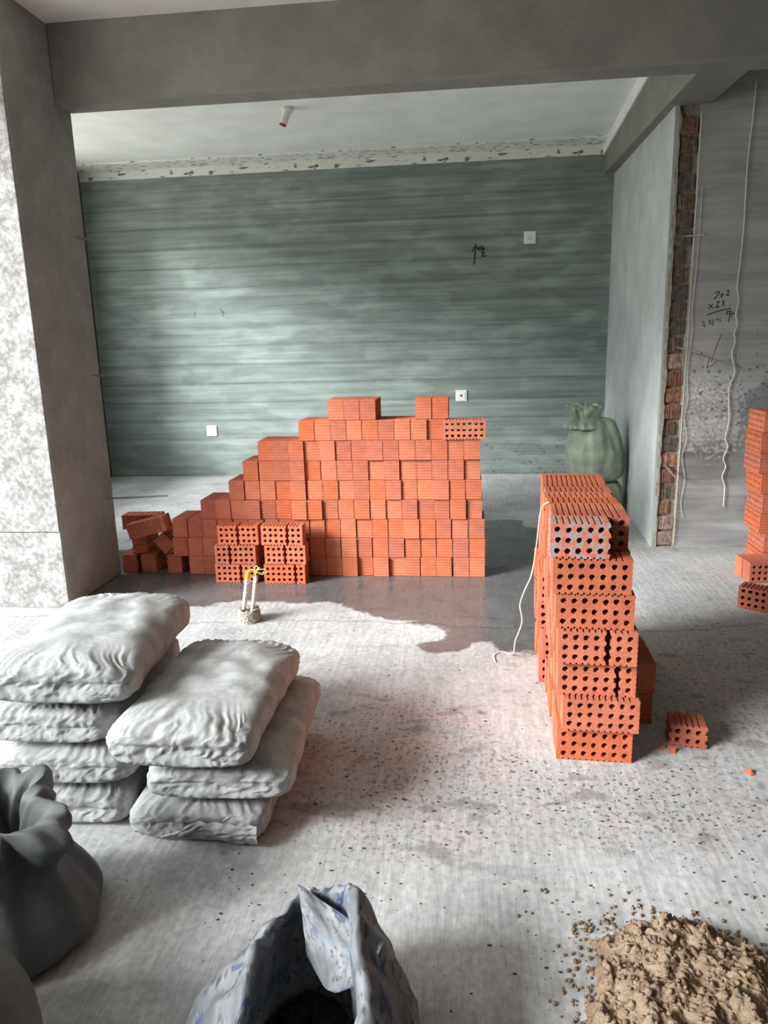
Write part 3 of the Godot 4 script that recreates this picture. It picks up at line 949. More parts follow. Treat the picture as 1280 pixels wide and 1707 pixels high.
func build_back_stack() -> void:
	var zf := -4.18
	# course: left edge, right edge
	var rows := [[-1.694, 0.103], [-1.785, 0.101], [-1.78, 0.098], [-1.592, 0.085], [-1.408, 0.08], [-1.315, 0.072], [-1.22, 0.070], [-0.967, -0.139]]
	var pitch := 0.1162
	for k in rows.size():
		var a: float = rows[k][0]
		var b: float = rows[k][1]
		var n := int(floor((b - a) / 0.092))
		var slack := (b - a) - n * BT
		var x := a
		# share the slack out unevenly, most gaps tight
		var w := []
		var tot := 0.0
		for i in n - 1:
			var g := 0.4 + pow(rng.randf(), 4.0) * 1.6
			w.append(g)
			tot += g
		for i in n:
			var out := rng.randf_range(-0.009, 0.009)
			if rng.randf() < 0.14: out += 0.014
			brick(Vector3(x + BT / 2.0, pitch * k, zf - BL / 2.0 + out), PI / 2.0 + rng.randf_range(-0.012, 0.012), "%s brick from the low end in the %s course of the stepped wide stack" % [NTH[i], ORD[k]], "bricks of the stepped wide stack")
			x += BT
			if i < n - 1: x += slack * w[i] / tot
	# the eighth course ends with one brick turned to show its holes
	brick(Vector3(-0.017, pitch * 7, zf - 0.03), 0.0, "red perforated brick turned holes outward at the end of the stepped stack's top course", "", brick_meshes[1], brick_mats[2])
	for q in [[-0.751, 0.02], [-0.656, -0.01], [-0.562, -0.02]]:
		brick(Vector3(q[0], pitch * 8, zf - BL / 2.0 - 0.004), PI / 2.0 + q[1], "%s brick from the column side in the row of three atop the stepped stack" % NTH[int(round((q[0] + 0.748) / 0.092))], "three bricks on top of the stepped stack")
	for q in [[-0.246, -0.01], [-0.152, 0.0]]:
		brick(Vector3(q[0], pitch * 8, zf - BL / 2.0 - 0.006), PI / 2.0 + q[1], "red brick in the pair on top of the stepped stack, on its %s side" % ("column" if q[0] < -0.2 else "narrow-stack"), "two bricks on top of the stepped stack")
	# two little piles in front, holes outward, most of them cracked
	var pz := -4.02 - BT / 2.0
	for k in 3:
		var dx: float = [0.0, 0.006, 0.028][k]
		brick(Vector3(-1.352 + dx, 0.1155 * k, pz + [0.0, 0.004, -0.006][k]), [0.0, 0.015, -0.02][k], "%s cracked brick, holes outward, of the low three-brick pile nearer the column" % ["bottom", "middle", "top"][k], "low pile nearer the column", brick_cracked[[2, 0, 1][k]], brick_mats[[0, 3, 1][k]], Vector3(0, 0, [0.0, 0.0, 0.012][k]))
		dx = [0.0, 0.008, -0.006][k]
		brick(Vector3(-1.058 + dx, 0.1155 * k, pz + [0.004, -0.003, 0.0][k]), [0.01, -0.012, 0.01][k], "%s cracked brick, holes outward, of the low three-brick pile farther from the column" % ["bottom", "middle", "top"][k], "low pile nearer the stack's middle", brick_cracked[[3, 1, 2][k]], brick_mats[[4, 0, 2][k]], Vector3(0, 0, [0.0, 0.0, -0.01][k]))
	# loose bricks tumbled against the low end
	var g := "loose bricks between the column and the stepped stack"
	for x in [-2.09, -1.968, -1.792]:
		brick(Vector3(x, 0, zf - BL / 2.0 - 0.02), PI / 2.0 + rng.randf_range(-0.05, 0.05), "loose brick on edge on the floor, %s" % {-2.09: "touching the foot of the column", -1.968: "between two others beside the column", -1.792: "next to the low end of the stepped stack"}[x], g)
	brick(Vector3(-2.03, 0.117, zf - BL / 2.0 - 0.02), PI / 2.0, "broken brick leaning in the loose heap by the column", "", brick_part(1, 7, 3, 0.0, true, false, 41), null, Vector3(0.0, 0.06, 0.0))
	brick(Vector3(-1.868, 0.118, zf - BL / 2.0 - 0.03), PI / 2.0, "brick tipped on its corner in the loose heap by the column", "", null, null, Vector3(0, 0, 0)).transform = Transform3D(Basis(Vector3.FORWARD, -0.72) * Basis(Vector3.UP, PI / 2.0), Vector3(-1.822, 0.14, zf - BL / 2.0 - 0.04))
	brick(Vector3(-2.06, 0.24, zf - 0.22), 0.05, "brick lying holes up at the back of the loose heap by the column", "").transform = Transform3D(Basis(Vector3.UP, 0.06) * Basis(Vector3.RIGHT, -PI / 2.0), Vector3(-2.06, 0.285, zf - 0.17))
	brick(Vector3(-1.935, 0.25, zf - 0.05), 0.0, "brick lying slanted with holes up on top of the loose heap by the column", "").transform = Transform3D(Basis(Vector3.FORWARD, -0.235) * Basis(Vector3.UP, 0.05) * Basis(Vector3.RIGHT, -PI / 2.0), Vector3(-1.93, 0.3, zf + 0.04))

func build_front_stack() -> void:
	var turn := -0.052
	var ax := Vector3(0.052, 0, -1.0).normalized()   # the stack runs back along this line
	# course: x of its front left corner, z of its front
	var rows := [[0.296, -2.24], [0.306, -2.222], [0.292, -2.242], [0.284, -2.222], [0.274, -2.236], [0.271, -2.233], [0.259, -2.232]]
	var counts := [10, 10, 10, 10, 10, 10, 9]
	var pitch := 0.1158
	for k in rows.size():
		var start := Vector3(rows[k][0] + BL / 2.0, pitch * k, rows[k][1] - BT / 2.0)
		var d := 0.0
		for i in counts[k]:
			var side := rng.randf_range(-0.006, 0.006)
			# the rear of the lower courses bulges to the left
			if k < 4 and i >= 6: side -= [0.03, 0.036, 0.04, 0.03][k] + rng.randf_range(0.0, 0.012)
			elif k < 6 and i >= 3: side -= 0.008
			var lift := 0.0
			var me: Mesh = null
			var ma: Material = null
			var label := "%s brick back from the hole-faced end, %s course of the narrow tall stack" % [NTH[i], ORD[k]]
			var group := "bricks of the narrow tall stack"
			if i == 0 and k == 3:
				me = brick_cracked[2]
				label = "brick split by a wide crack, front of the narrow stack's fourth course"
				group = ""
			elif i == 0 and k == 2:
				me = brick_cracked[3]
				label = "brick cracked near one end, front of the narrow stack's third course"
				group = ""
			elif k == 6 and i == 0:
				me = brick_part(0, 5, 3, 0.0, false, true, 77)
				ma = M.dusty_brick
				label = "broken, mortar-dusted brick at the front of the narrow stack's top course"
				group = ""
			elif k == 6 and i == 1:
				ma = brick_mats[3]
			brick(start + ax * d + Vector3(side, lift, 0), turn + rng.randf_range(-0.012, 0.012), label, group, me, ma)
			d += BT + 0.004 + pow(rng.randf(), 4.0) * 0.005
	# two courses set against its far side
	for k in 2:
		for i in 2:
			brick(Vector3(0.613 + 0.098 * 0 + 0.006 * k, pitch * k, -2.5 - BL / 2.0 - i * (BL + 0.006)), PI / 2.0 - 0.02, "%s brick in the low row against the narrow stack, %s" % [["lower", "upper"][k], ["at its open end", "behind another"][i]], "low row beside the narrow tall stack")

func build_right_bricks() -> void:
	# a further stack, only its left edge in view
	var pitch := 0.1162
	var lefts := [1.69, 1.70, 1.668, 1.672, 1.655, 1.638, 1.636, 1.645]
	for k in 8:
		for i in 4:
			var x: float = lefts[k] + BT / 2.0 + i * (BT + 0.0025)
			brick(Vector3(x, pitch * k, -4.32 - BL / 2.0 + rng.randf_range(-0.005, 0.005)), PI / 2.0 + rng.randf_range(-0.01, 0.01), "%s brick from the near edge, %s course of the stack against the grey wall" % [NTH[i], ORD[k]], "bricks of the stack against the grey wall")
	# a pair on the floor before it and a broken half
	var t := 0.06
	brick(Vector3(1.675, 0, -4.12 - 0.045), t, "perforated brick on the floor, holes outward, before the stack by the grey wall", "", brick_meshes[0], brick_mats[3])
	brick(Vector3(1.665, 0, -4.215 - 0.045), t, "perforated brick on the floor behind another, before the stack by the grey wall", "", brick_meshes[2], brick_mats[0])
	brick(Vector3(1.445, 0, -3.72), -0.62, "broken half brick with twelve holes on the floor by the grey wall", "", brick_part(0, 4, 3, 0.052, false, true, 91), brick_mats[3])
	brick(Vector3(0.745, 0, -2.39), -0.14, "small broken brick lying alone on the floor beside the narrow tall stack", "", brick_part(2, 5, 2, 0.0, true, true, 92), brick_mats[3])
	# chips of brick
	var r := RandomNumberGenerator.new()
	r.seed = 5
	for q in [[0.655, -2.345, 0.022, 0.4], [0.685, -2.32, 0.026, 1.2], [0.884, -2.205, 0.03, 2.2]]:
		var st := new_st()
		st.set_smooth_group(-1)
		var s: float = q[2]
		var ring := []
		for k in 5:
			var a := TAU * k / 5.0
			ring.append(Vector3(cos(a) * s * r.randf_range(0.5, 1.2), 0, sin(a) * s * r.randf_range(0.3, 0.7)))
		var tip := Vector3(r.randf_range(-0.2, 0.2) * s, s * r.randf_range(0.4, 0.7), s * 0.3)
		for k in 5:
			tri(st, ring[k], ring[(k + 1) % 5], tip, (ring[k] + ring[(k + 1) % 5]) / 2.0 + Vector3(0, 0.004, 0))
			tri(st, ring[k], ring[(k + 1) % 5], Vector3.ZERO, Vector3.DOWN)
		tag(obj("brick_chip", flat(st), brick_mats[4], self, Transform3D(Basis(Vector3.UP, q[3]), Vector3(q[0], 0, q[1]))), ["splinter of red brick touching the small broken brick", "larger chip of red brick before the small broken brick", "pointed chip of red brick lying alone on the bare floor"][[0.655, 0.685, 0.884].find(q[0])], "brick chip")

# ---------------------------------------------------------------- sacks
# a closed surface from a subdivided cube: f(c) with c on the cube [-1, 1]^3
func cube_surface(nx: int, ny: int, nz: int, f: Callable) -> ArrayMesh:
	var index := {}
	var P := PackedVector3Array()
	var I := PackedInt32Array()
	var n := [nx, ny, nz]
	for ax in 3:
		var u := (ax + 1) % 3
		var v := (ax + 2) % 3
		for s in [-1.0, 1.0]:
			var ids := []
			for j in n[v] + 1:
				for i in n[u] + 1:
					var c := Vector3.ZERO
					c[ax] = s
					c[u] = -1.0 + 2.0 * i / n[u]
					c[v] = -1.0 + 2.0 * j / n[v]
					var key := Vector3i((c * 5000.0).round())
					if not index.has(key):
						index[key] = P.size()
						P.append(f.call(c))
					ids.append(index[key])
			for j in n[v]:
				for i in n[u]:
					var a: int = ids[j * (n[u] + 1) + i]
					var b: int = ids[j * (n[u] + 1) + i + 1]
					var d: int = ids[(j + 1) * (n[u] + 1) + i]
					var e: int = ids[(j + 1) * (n[u] + 1) + i + 1]
					# u x v = +ax: counter-clockwise from +ax is a b e d, front faces run clockwise
					if s > 0.0: I.append_array([a, e, b, a, d, e])
					else: I.append_array([a, b, e, a, e, d])
	var N := PackedVector3Array()
	N.resize(P.size())
	for k in range(0, I.size(), 3):
		var m := (P[I[k + 2]] - P[I[k]]).cross(P[I[k + 1]] - P[I[k]])
		for q in 3: N[I[k + q]] += m
	for k in N.size(): N[k] = N[k].normalized()
	var arr := []
	arr.resize(Mesh.ARRAY_MAX)
	arr[Mesh.ARRAY_VERTEX] = P
	arr[Mesh.ARRAY_NORMAL] = N
	arr[Mesh.ARRAY_INDEX] = I
	var m := ArrayMesh.new()
	m.add_surface_from_arrays(Mesh.PRIMITIVE_TRIANGLES, arr)
	return m

# a filled sack lying flat: W across, T thick, L long; its block ends folded and creased
func bag_mesh(W: float, T: float, L: float, sd: int, plump: float, crease: float) -> ArrayMesh:
	var n1 := noise(1.0, sd, 1)
	var n2 := noise(1.0, sd + 9, 2)
	var ridge := noise(1.0, sd + 5, 2)
	ridge.fractal_type = FastNoiseLite.FRACTAL_RIDGED
	var f := func(c: Vector3) -> Vector3:
		var u := c.x
		var v := c.y
		var w := c.z
		var m := maxf(absf(u), absf(v))
		if m > 1e-6:
			var s1 := pow(pow(absf(u) / m, 4.0) + pow(absf(v) / m, 4.0), 1.0 / 4.0)
			u /= s1
			v /= s1
		var mm := maxf(m, absf(w))
		var s2 := pow(pow(m / mm, 9.0) + pow(absf(w) / mm, 9.0), 1.0 / 9.0)
		var p := Vector3(u / s2, v / s2, w / s2)
		var ends := smoothstep(0.45, 1.0, absf(p.z))
		var corner := smoothstep(0.5, 1.0, absf(p.z)) * smoothstep(0.5, 1.0, absf(p.x))
		# pillow: fuller in the middle of the top, thinner towards ends and corners; ears at the corners
		var y := p.y
		var fill := 1.0 - 0.1 * ends - 0.2 * corner
		if y > 0.0: fill += plump * (1.0 - p.x * p.x) * (1.0 - p.z * p.z)
		else: fill = 1.0 - 0.05 * ends
		var q := Vector3(p.x * W / 2.0 * (1.0 + 0.035 * corner - 0.02 * (1.0 - ends)), y * T / 2.0 * fill, p.z * L / 2.0 * (1.0 + 0.012 * corner))
		# broad dents
		var dent := n1.get_noise_3d(p.x * 1.6, p.y * 0.8, p.z * 2.2) * (0.008 if plump > 0.1 else 0.005)
		# creases drawn in towards the ends, fanning from the corners
		var fan := atan2(p.x * 0.8 - signf(p.x) * 1.1, 1.25 - absf(p.z)) * 2.6
		var r1 := ridge.get_noise_2d(p.x * 3.2 + fan + n2.get_noise_2d(p.z * 2.0, p.y) * 0.6, p.y * 0.9 + signf(p.z) * 5.0)
		var r2 := ridge.get_noise_3d(p.x * 1.8 + p.z * 1.4, p.y * 1.2, p.z * 1.2 - p.x * 0.8)
		var wr := (r1 - 0.35) * 0.0055 * crease * smoothstep(0.45, 0.95, absf(p.z)) + (r2 - 0.4) * 0.0007 * crease
		# the end is folded over: a flap edge runs across it
		var face := smoothstep(0.93, 0.99, absf(p.z))
		var flap := 0.004 * smoothstep(0.02, 0.06, p.y - 0.18 + 0.12 * n2.get_noise_1d(p.x * 1.5)) * face
		var out := Vector3(p.x * 0.25, p.y, p.z * 0.6)
		out = out.normalized()
		if p.y < -0.75: wr *= 0.2
		return q + out * (dent * (1.0 if p.y > -0.6 else 0.2) + wr) + Vector3(0, 0, signf(p.z)) * flap + Vector3(0, T / 2.0, 0)
	return cube_surface(64, 20, 88, f)

func build_bags() -> void:
	var spots := [
		# centre x, base y, centre z, turn, width, thickness, length, plump, crease, tilt, label
		[-1.185, 0.0, -2.09, 0.03, 0.39, 0.118, 0.62, 0.0, 1.0, Vector3(0, 0, 0), "pale cement sack on the floor, bottom of the four-sack pile beside the column"],
		[-1.185, 0.126, -2.1, 0.05, 0.42, 0.118, 0.63, 0.0, 1.0, Vector3(0, 0, 0), "pale cement sack, second from the floor in the four-sack pile"],
		[-1.22, 0.252, -2.1, 0.02, 0.40, 0.12, 0.62, 0.0, 1.1, Vector3(0, 0, 0), "pale cement sack, third from the floor in the four-sack pile"],
		[-1.17, 0.384, -2.09, 0.09, 0.43, 0.135, 0.64, 0.22, 1.0, Vector3(0, 0, -0.03), "pale plump cement sack on top of the four-sack pile"],
		[-0.765, 0.0, -2.05, 0.02, 0.40, 0.115, 0.63, 0.0, 1.0, Vector3(0, 0, 0), "cement sack with a loose end flap, bottom of the three-sack pile"],
		[-0.705, 0.122, -2.06, 0.05, 0.42, 0.115, 0.62, 0.0, 1.0, Vector3(0, 0, 0), "cement sack in the middle of the three-sack pile"],
		[-0.775, 0.245, -2.02, 0.0, 0.41, 0.135, 0.65, 0.2, 1.3, Vector3(-0.01, 0, 0.0), "plump creased cement sack on top of the three-sack pile"]]
	var k := 0
	for s in spots:
		var xf := Transform3D(Basis.from_euler(s[9] + Vector3(0, s[3], 0)), Vector3(s[0], s[1], s[2]))
		var t := thing("cement_sack", s[10], "sack", "cement sacks in two piles", xf)
		obj("sack_body", bag_mesh(s[4], s[5], s[6], 900 + k * 31, s[7], s[8]), M.bag, t)
		k += 1
		if k == 5:
			# the loose end flap, a folded sheet standing off the sack's end
			var nz := noise(9.0, 63, 3)
			var fl := func(i: int, j: int) -> Vector3:
				var u := i / 24.0
				var v := j / 12.0
				var x := lerpf(-0.09, 0.185, u)
				var top := lerpf(0.035, 0.088, smoothstep(0.0, 0.45, u)) - 0.012 * u
				var bot := lerpf(0.03, 0.012, u)
				var y := lerpf(bot, top, v)
				return Vector3(x, y, 0.314 + 0.016 * sin(v * 2.6) + 0.01 * nz.get_noise_2d(u, v) + 0.008 * u)
			obj("end_flap", grid_mesh(24, 12, fl), M.bag_fold, t)

# a sack standing up: profile is a list of (radius, height); folds grow where fold says
func sack_mesh(profile: Array, folds: Array, sd: int, squash: Vector2, lean: Vector2, nu := 96, per := 8) -> ArrayMesh:
	var pts := spline(profile.map(func(q): return Vector3(q[0], q[1], 0)), per)
	var nv := pts.size() - 1
	var n := noise(1.0, sd, 3)
	var rd := noise(1.0, sd + 3, 2)
	rd.fractal_type = FastNoiseLite.FRACTAL_RIDGED
	var f := func(i: int, j: int) -> Vector3:
		var a := TAU * i / nu
		var p: Vector3 = pts[j]
		var t := float(j) / nv
		var k := t * (folds.size() - 1)
		var am := lerpf(folds[int(k)], folds[mini(int(k) + 1, folds.size() - 1)], k - int(k))
		var w := n.get_noise_3d(cos(a) * 0.9, sin(a) * 0.9, t * 1.2) * 1.3 + (rd.get_noise_3d(cos(a) * 1.0, sin(a) * 1.0, t * 0.9 + 4.0) - 0.4) * 0.55
		var r := p.x * (1.0 + am * w)
		var y := p.y + am * 0.25 * p.x * n.get_noise_3d(cos(a) * 1.1 + 7.0, sin(a) * 1.1, 3.0) * (1.0 if p.y > 0.03 else 0.0)
		return Vector3(cos(a) * r * squash.x + lean.x * y, maxf(y, 0.0), sin(a) * r * squash.y + lean.y * y)
	return grid_mesh(nu, nv, f, true)

func build_dark_sacks() -> void:
	var a := sack_mesh([[0.002, 0.0], [0.16, 0.0], [0.21, 0.02], [0.22, 0.06], [0.19, 0.13], [0.15, 0.2], [0.15, 0.25], [0.165, 0.29], [0.14, 0.325], [0.105, 0.31], [0.085, 0.26], [0.08, 0.2], [0.05, 0.16], [0.002, 0.15]], [0.02, 0.06, 0.16, 0.4, 0.55, 0.6, 0.4], 1207, Vector2(1.0, 1.0), Vector2(-0.05, 0.0))
	tag(obj("open_sack", a, M.bag_dark, self, Transform3D(Basis(Vector3.UP, 0.6), Vector3(-1.1, 0, -1.4))), "slumped grey woven sack with its mouth crumpled open, behind a smooth full sack", "sack")
	var b := sack_mesh([[0.002, 0.0], [0.15, 0.0], [0.2, 0.03], [0.215, 0.12], [0.195, 0.22], [0.13, 0.3], [0.08, 0.34], [0.05, 0.36], [0.002, 0.365]], [0.02, 0.03, 0.05, 0.08, 0.2], 1301, Vector2(1.0, 1.0), Vector2(0, 0))
	tag(obj("full_sack", b, M.bag_dark, self, Transform3D(Basis(), Vector3(-0.98, 0, -0.95))), "smooth full grey sack standing before the slumped open one", "sack")

func build_green_sacks() -> void:
	var lower := sack_mesh([[0.002, 0.0], [0.17, 0.0], [0.215, 0.03], [0.23, 0.1], [0.22, 0.18], [0.17, 0.235], [0.002, 0.245]], [0.02, 0.04, 0.08, 0.1, 0.05], 1401, Vector2(0.95, 0.9), Vector2(0, 0))
	tag(obj("green_sack", lower, M.green, self, Transform3D(Basis(), Vector3(1.025, 0, -5.98))), "dull green sack lying flat under another in the far corner", "sack")
	var t := thing("green_sack", "bulging dull green sack with a tied top in the far corner", "sack", "", Transform3D(Basis(Vector3.UP, 0.4), Vector3(1.015, 0.245, -5.98)))
	var upper := sack_mesh([[0.002, 0.0], [0.15, 0.0], [0.21, 0.03], [0.232, 0.12], [0.232, 0.24], [0.205, 0.35], [0.165, 0.43], [0.125, 0.48], [0.002, 0.51]], [0.02, 0.05, 0.09, 0.16, 0.26, 0.3], 1501, Vector2(1.0, 0.9), Vector2(-0.04, 0))
	obj("sack_body", upper, M.green, t)
	var top := sack_mesh([[0.165, 0.42], [0.13, 0.465], [0.1, 0.5], [0.105, 0.545], [0.12, 0.585], [0.105, 0.6], [0.07, 0.56], [0.002, 0.53]], [0.25, 0.4, 0.65, 0.7, 0.5], 1601, Vector2(1.15, 0.8), Vector2(-0.2, 0))
	obj("tied_neck", top, M.green, t)

func sack_print() -> ImageTexture:
	# woven sack with worn blue print and mortar stains; u runs round the mouth, v from the floor over the rim
	var w := 1024
	var h := 512
	var a := nbytes(w, h, 0.012, 701, 5)
	var b := nbytes(w, h, 0.05, 702, 4)
	var col := PackedByteArray()
	col.resize(w * h * 3)
	for i in w * h:
		var v := 0.43 + (a[i] - 127.5) * 0.001
		var d := smoothstep(0.5, 0.8, b[i] / 255.0) * smoothstep(0.4, 0.6, a[i] / 255.0) * 0.6
		col[i * 3] = int(255 * clampf(v * 0.98 - 0.33 * d, 0, 1))
		col[i * 3 + 1] = int(255 * clampf(v * 1.0 - 0.34 * d, 0, 1))
		col[i * 3 + 2] = int(255 * clampf(v * 1.03 - 0.37 * d, 0, 1))
	var im := Image.create_from_data(w, h, false, Image.FORMAT_RGB8, col)
	var ink := Color(0.2, 0.26, 0.4)
	var pale := Color(0.4, 0.5, 0.6)
	# rows of block characters, as on a cement sack
	var r := RandomNumberGenerator.new()
	r.seed = 33
	for row in 5:
		for c in 26:
			if r.randf() < 0.25: continue
			var o := Vector2(20 + c * 39, 70 + row * 88)
			var s := 26.0 if row % 2 == 0 else 17.0
			var inkc := ink if r.randf() < 0.6 else pale
			for q in [[[0, 0], [1, 0]], [[0, 0], [0, 1]], [[1, 0], [1, 1]], [[0, 1], [1, 1]], [[0.5, 0], [0.5, 1]], [[0, 0.5], [1, 0.5]], [[0, 0], [1, 1]], [[0.2, 0.25], [0.8, 0.25]]]:
				if r.randf() < 0.42: continue
				stroke(im, [o + Vector2(q[0][0], q[0][1]) * s, o + Vector2(q[1][0], q[1][1]) * s], 4.5 if row % 2 == 0 else 3.0, inkc, 0.45)
	for c in 3:
		var pts := []
		for k in 40: pts.append(Vector2(120 + c * 340 + 60 * cos(TAU * k / 39.0), 330 + 38 * sin(TAU * k / 39.0)))
		stroke(im, pts, 5.0, ink, 0.4)
	return ImageTexture.create_from_image(im)

func build_open_sack() -> void:
	var m := StandardMaterial3D.new()
	m.resource_name = "printed_woven_sack"
	m.albedo_texture = sack_print()
	m.roughness = 0.6
	var n := noise(1.0, 811, 3)
	var rd := noise(1.0, 815, 2)
	rd.fractal_type = FastNoiseLite.FRACTAL_RIDGED
	# height of the rim and reach of the sack round its mouth; angle 0 is +x, -90 degrees the far side
	var nu := 150
	var nv := 70
	var f := func(i: int, j: int) -> Vector3:
		var a := TAU * i / nu
		var t := float(j) / nv
		var far := clampf(-sin(a), -1.0, 1.0)
		var left := maxf(0.0, -cos(a))
		var right := maxf(0.0, cos(a))
		var fold := n.get_noise_2d(cos(a) * 0.8, sin(a) * 0.8) + 0.35 * (rd.get_noise_2d(cos(a) * 1.1, sin(a) * 1.1) - 0.4)
		var rim := 0.215 + 0.05 * far + 0.015 * right - 0.02 * left + 0.03 * fold
		var rx := 0.23 + 0.02 * left
		var rz := 0.28
		# profile: floor, walls leaning together like a tent, the slot of the mouth, the lip hanging in
		var fx := 1.0
		var fz := 1.0
		var y := 0.0
		if t < 0.06:
			fx = lerpf(0.9, 1.06, t / 0.06)
			fz = fx
		elif t < 0.55:
			var q := (t - 0.06) / 0.49
			fx = lerpf(1.07, 0.5 + 0.12 * right, pow(q, 1.3)) + 0.04 * sin(q * PI)
			fz = lerpf(1.06, 0.93, q)
			y = rim * pow(q, 0.85)
		elif t < 0.66:
			var q := (t - 0.55) / 0.11
			fx = lerpf(0.5 + 0.12 * right, 0.36 + 0.1 * right, q)
			fz = lerpf(0.93, 0.84, q)
			y = rim + 0.016 * sin(q * PI)
		else:
			var q := (t - 0.66) / 0.34
			fx = lerpf(0.36 + 0.1 * right, 0.5, q)
			fz = lerpf(0.84, 0.72, q)
			y = lerpf(rim, 0.035, q)
		var w := n.get_noise_3d(cos(a) * 1.1, sin(a) * 1.1, t * 1.2) + 0.5 * (rd.get_noise_3d(cos(a) * 0.8, sin(a) * 0.8, t * 2.0) - 0.4)
		var w2 := n.get_noise_3d(cos(a) * 2.4, sin(a) * 2.4, t * 2.2)
		var k := 1.0 + (0.13 * w + 0.05 * w2) * smoothstep(0.03, 0.25, t)
		return Vector3(cos(a) * fx * k * rx, maxf(0.0, y + (0.022 * w2 if t > 0.1 else 0.0)), sin(a) * fz * k * rz)
	var o := obj("open_sack", grid_mesh(nu, nv, f, true), m, self, Transform3D(Basis(), Vector3(-0.305, 0, -1.05)))
	tag(o, "blue-printed woven sack standing open on the floor, its mouth rolled down", "sack")
	# a torn flap of the mouth folded inward on the right
	var fl := func(i: int, j: int) -> Vector3:
		var u := i / 24.0
		var v := j / 20.0
		var top := Vector3(-0.045, 0.272, -0.235).lerp(Vector3(0.15, 0.245, -0.13), u)
		var low := Vector3(0.0, 0.15, -0.12).lerp(Vector3(0.11, 0.18, -0.05), u)
		var p := top.lerp(low, v * (0.55 + 0.45 * sin(PI * clampf(u * 0.8 + 0.15, 0.0, 1.0))))
		return p + Vector3(0, 0.012 * sin(v * PI), 0) + Vector3(0.3, 0.8, 0.4) * 0.012 * n.get_noise_2d(u * 1.6 + 3.0, v * 1.6)
	obj("torn_flap", grid_mesh(24, 20, fl, false, true, func(i: int, j: int) -> Vector2: return Vector2(0.1 + i / 100.0, 0.15 + j / 60.0)), m, o)
	# what is left inside
	var g := func(i: int, j: int) -> Vector3:
		var a := TAU * i / 60.0
		var q := j / 14.0
		return Vector3(cos(a) * q * 0.105, 0.05 + 0.02 * n.get_noise_2d(cos(a) * q * 3.0, sin(a) * q * 3.0) + 0.012 * (1.0 - q), sin(a) * q * 0.19)
	tag(obj("mortar_powder", grid_mesh(60, 14, g, true, true), M.powder, self, Transform3D(Basis(), Vector3(-0.305, 0, -1.05))), "dark grey mortar powder left inside the open printed sack", "powder", "", "stuff")

# ---------------------------------------------------------------- sand
func build_sand() -> void:
	var big := noise(9.0, 911, 3)
	var cell := noise(34.0, 912, 2, FastNoiseLite.TYPE_CELLULAR)
	cell.cellular_return_type = FastNoiseLite.RETURN_DISTANCE
	var small := noise(70.0, 913, 3)
	var edge := noise(14.0, 914, 3)
	var hf := func(x: float, z: float) -> float:
		var xl := 0.235 + (-1.26 - z) * 0.22
		var zb := -1.545 + 0.1 * smoothstep(0.5, 0.72, x)
		var a := x - xl
		var b := z - zb
		var k := 0.12
		var hh := clampf(0.5 + 0.5 * (b - a) / k, 0.0, 1.0)
		var d := lerpf(b, a, hh) - k * hh * (1.0 - hh) + 0.035 * edge.get_noise_2d(x, z)
		d = minf(d, minf(1.1 - x, -0.77 - z) + 0.03 * edge.get_noise_2d(x + 5.0, z))
		var up := smoothstep(0.0, 0.06, d)
		return 0.105 * (1.0 - exp(-maxf(d, 0.0) / 0.1)) - 0.012 * (1.0 - up) + up * (0.03 * big.get_noise_2d(x, z) - 0.016 * (cell.get_noise_2d(x, z) + 0.35) + 0.009 * small.get_noise_2d(x, z)) + minf(d, 0.0) * 0.4
	var nx := 260
	var nz := 240
	var f := func(i: int, j: int) -> Vector3:
		var x := lerpf(0.1, 1.15, float(i) / nx)
		var z := lerpf(-1.68, -0.72, float(j) / nz)
		return Vector3(x, maxf(hf.call(x, z), -0.004), z)
	tag(obj("sand_heap", grid_mesh(nx, nz, f, false, true), M.sand), "heap of damp brown sand spilled on the concrete floor", "sand", "", "stuff")
	# clods rolled loose on and round the heap
	var clod := clod_mesh(3)
	var r := RandomNumberGenerator.new()
	r.seed = 21
	var places := []
	for k in 4000:
		var x := r.randf_range(0.12, 1.1)
		var z := r.randf_range(-1.66, -0.75)
		var h: float = hf.call(x, z)
		var d := maxf(h, 0.0)
		if h < -0.03 and r.randf() < 0.93: continue
		if h > 0.0 and r.randf() < 0.4: continue
		var s := r.randf_range(0.002, 0.0055) * (1.0 if h < 0.0 else r.randf_range(0.6, 1.7))
		places.append(Transform3D(Basis.from_euler(Vector3(r.randf() * TAU, r.randf() * TAU, r.randf() * TAU)).scaled(Vector3.ONE * s), Vector3(x, d + s * 0.3, z)))
	tag(many("sand_clods", clod, M.sand, places), "loose clods of damp sand on and around the heap", "sand clods", "", "stuff")

func clod_mesh(sd: int) -> ArrayMesh:
	var r := RandomNumberGenerator.new()
	r.seed = sd
	var n := noise(1.0, sd, 2)
	var f := func(c: Vector3) -> Vector3:
		var p := c.normalized()
		return p * (1.0 + 0.5 * n.get_noise_3dv(p * 1.4))
	return cube_surface(2, 2, 2, f)

func many(called: String, me: Mesh, m: Material, places: Array) -> MultiMeshInstance3D:
	var mm := MultiMesh.new()
	mm.transform_format = MultiMesh.TRANSFORM_3D
	mm.mesh = me
	mm.instance_count = places.size()
	for k in places.size(): mm.set_instance_transform(k, places[k])
	var o := MultiMeshInstance3D.new()
	o.name = numbered(called)
	o.multimesh = mm
	o.material_override = m
	add_child(o)
	return o

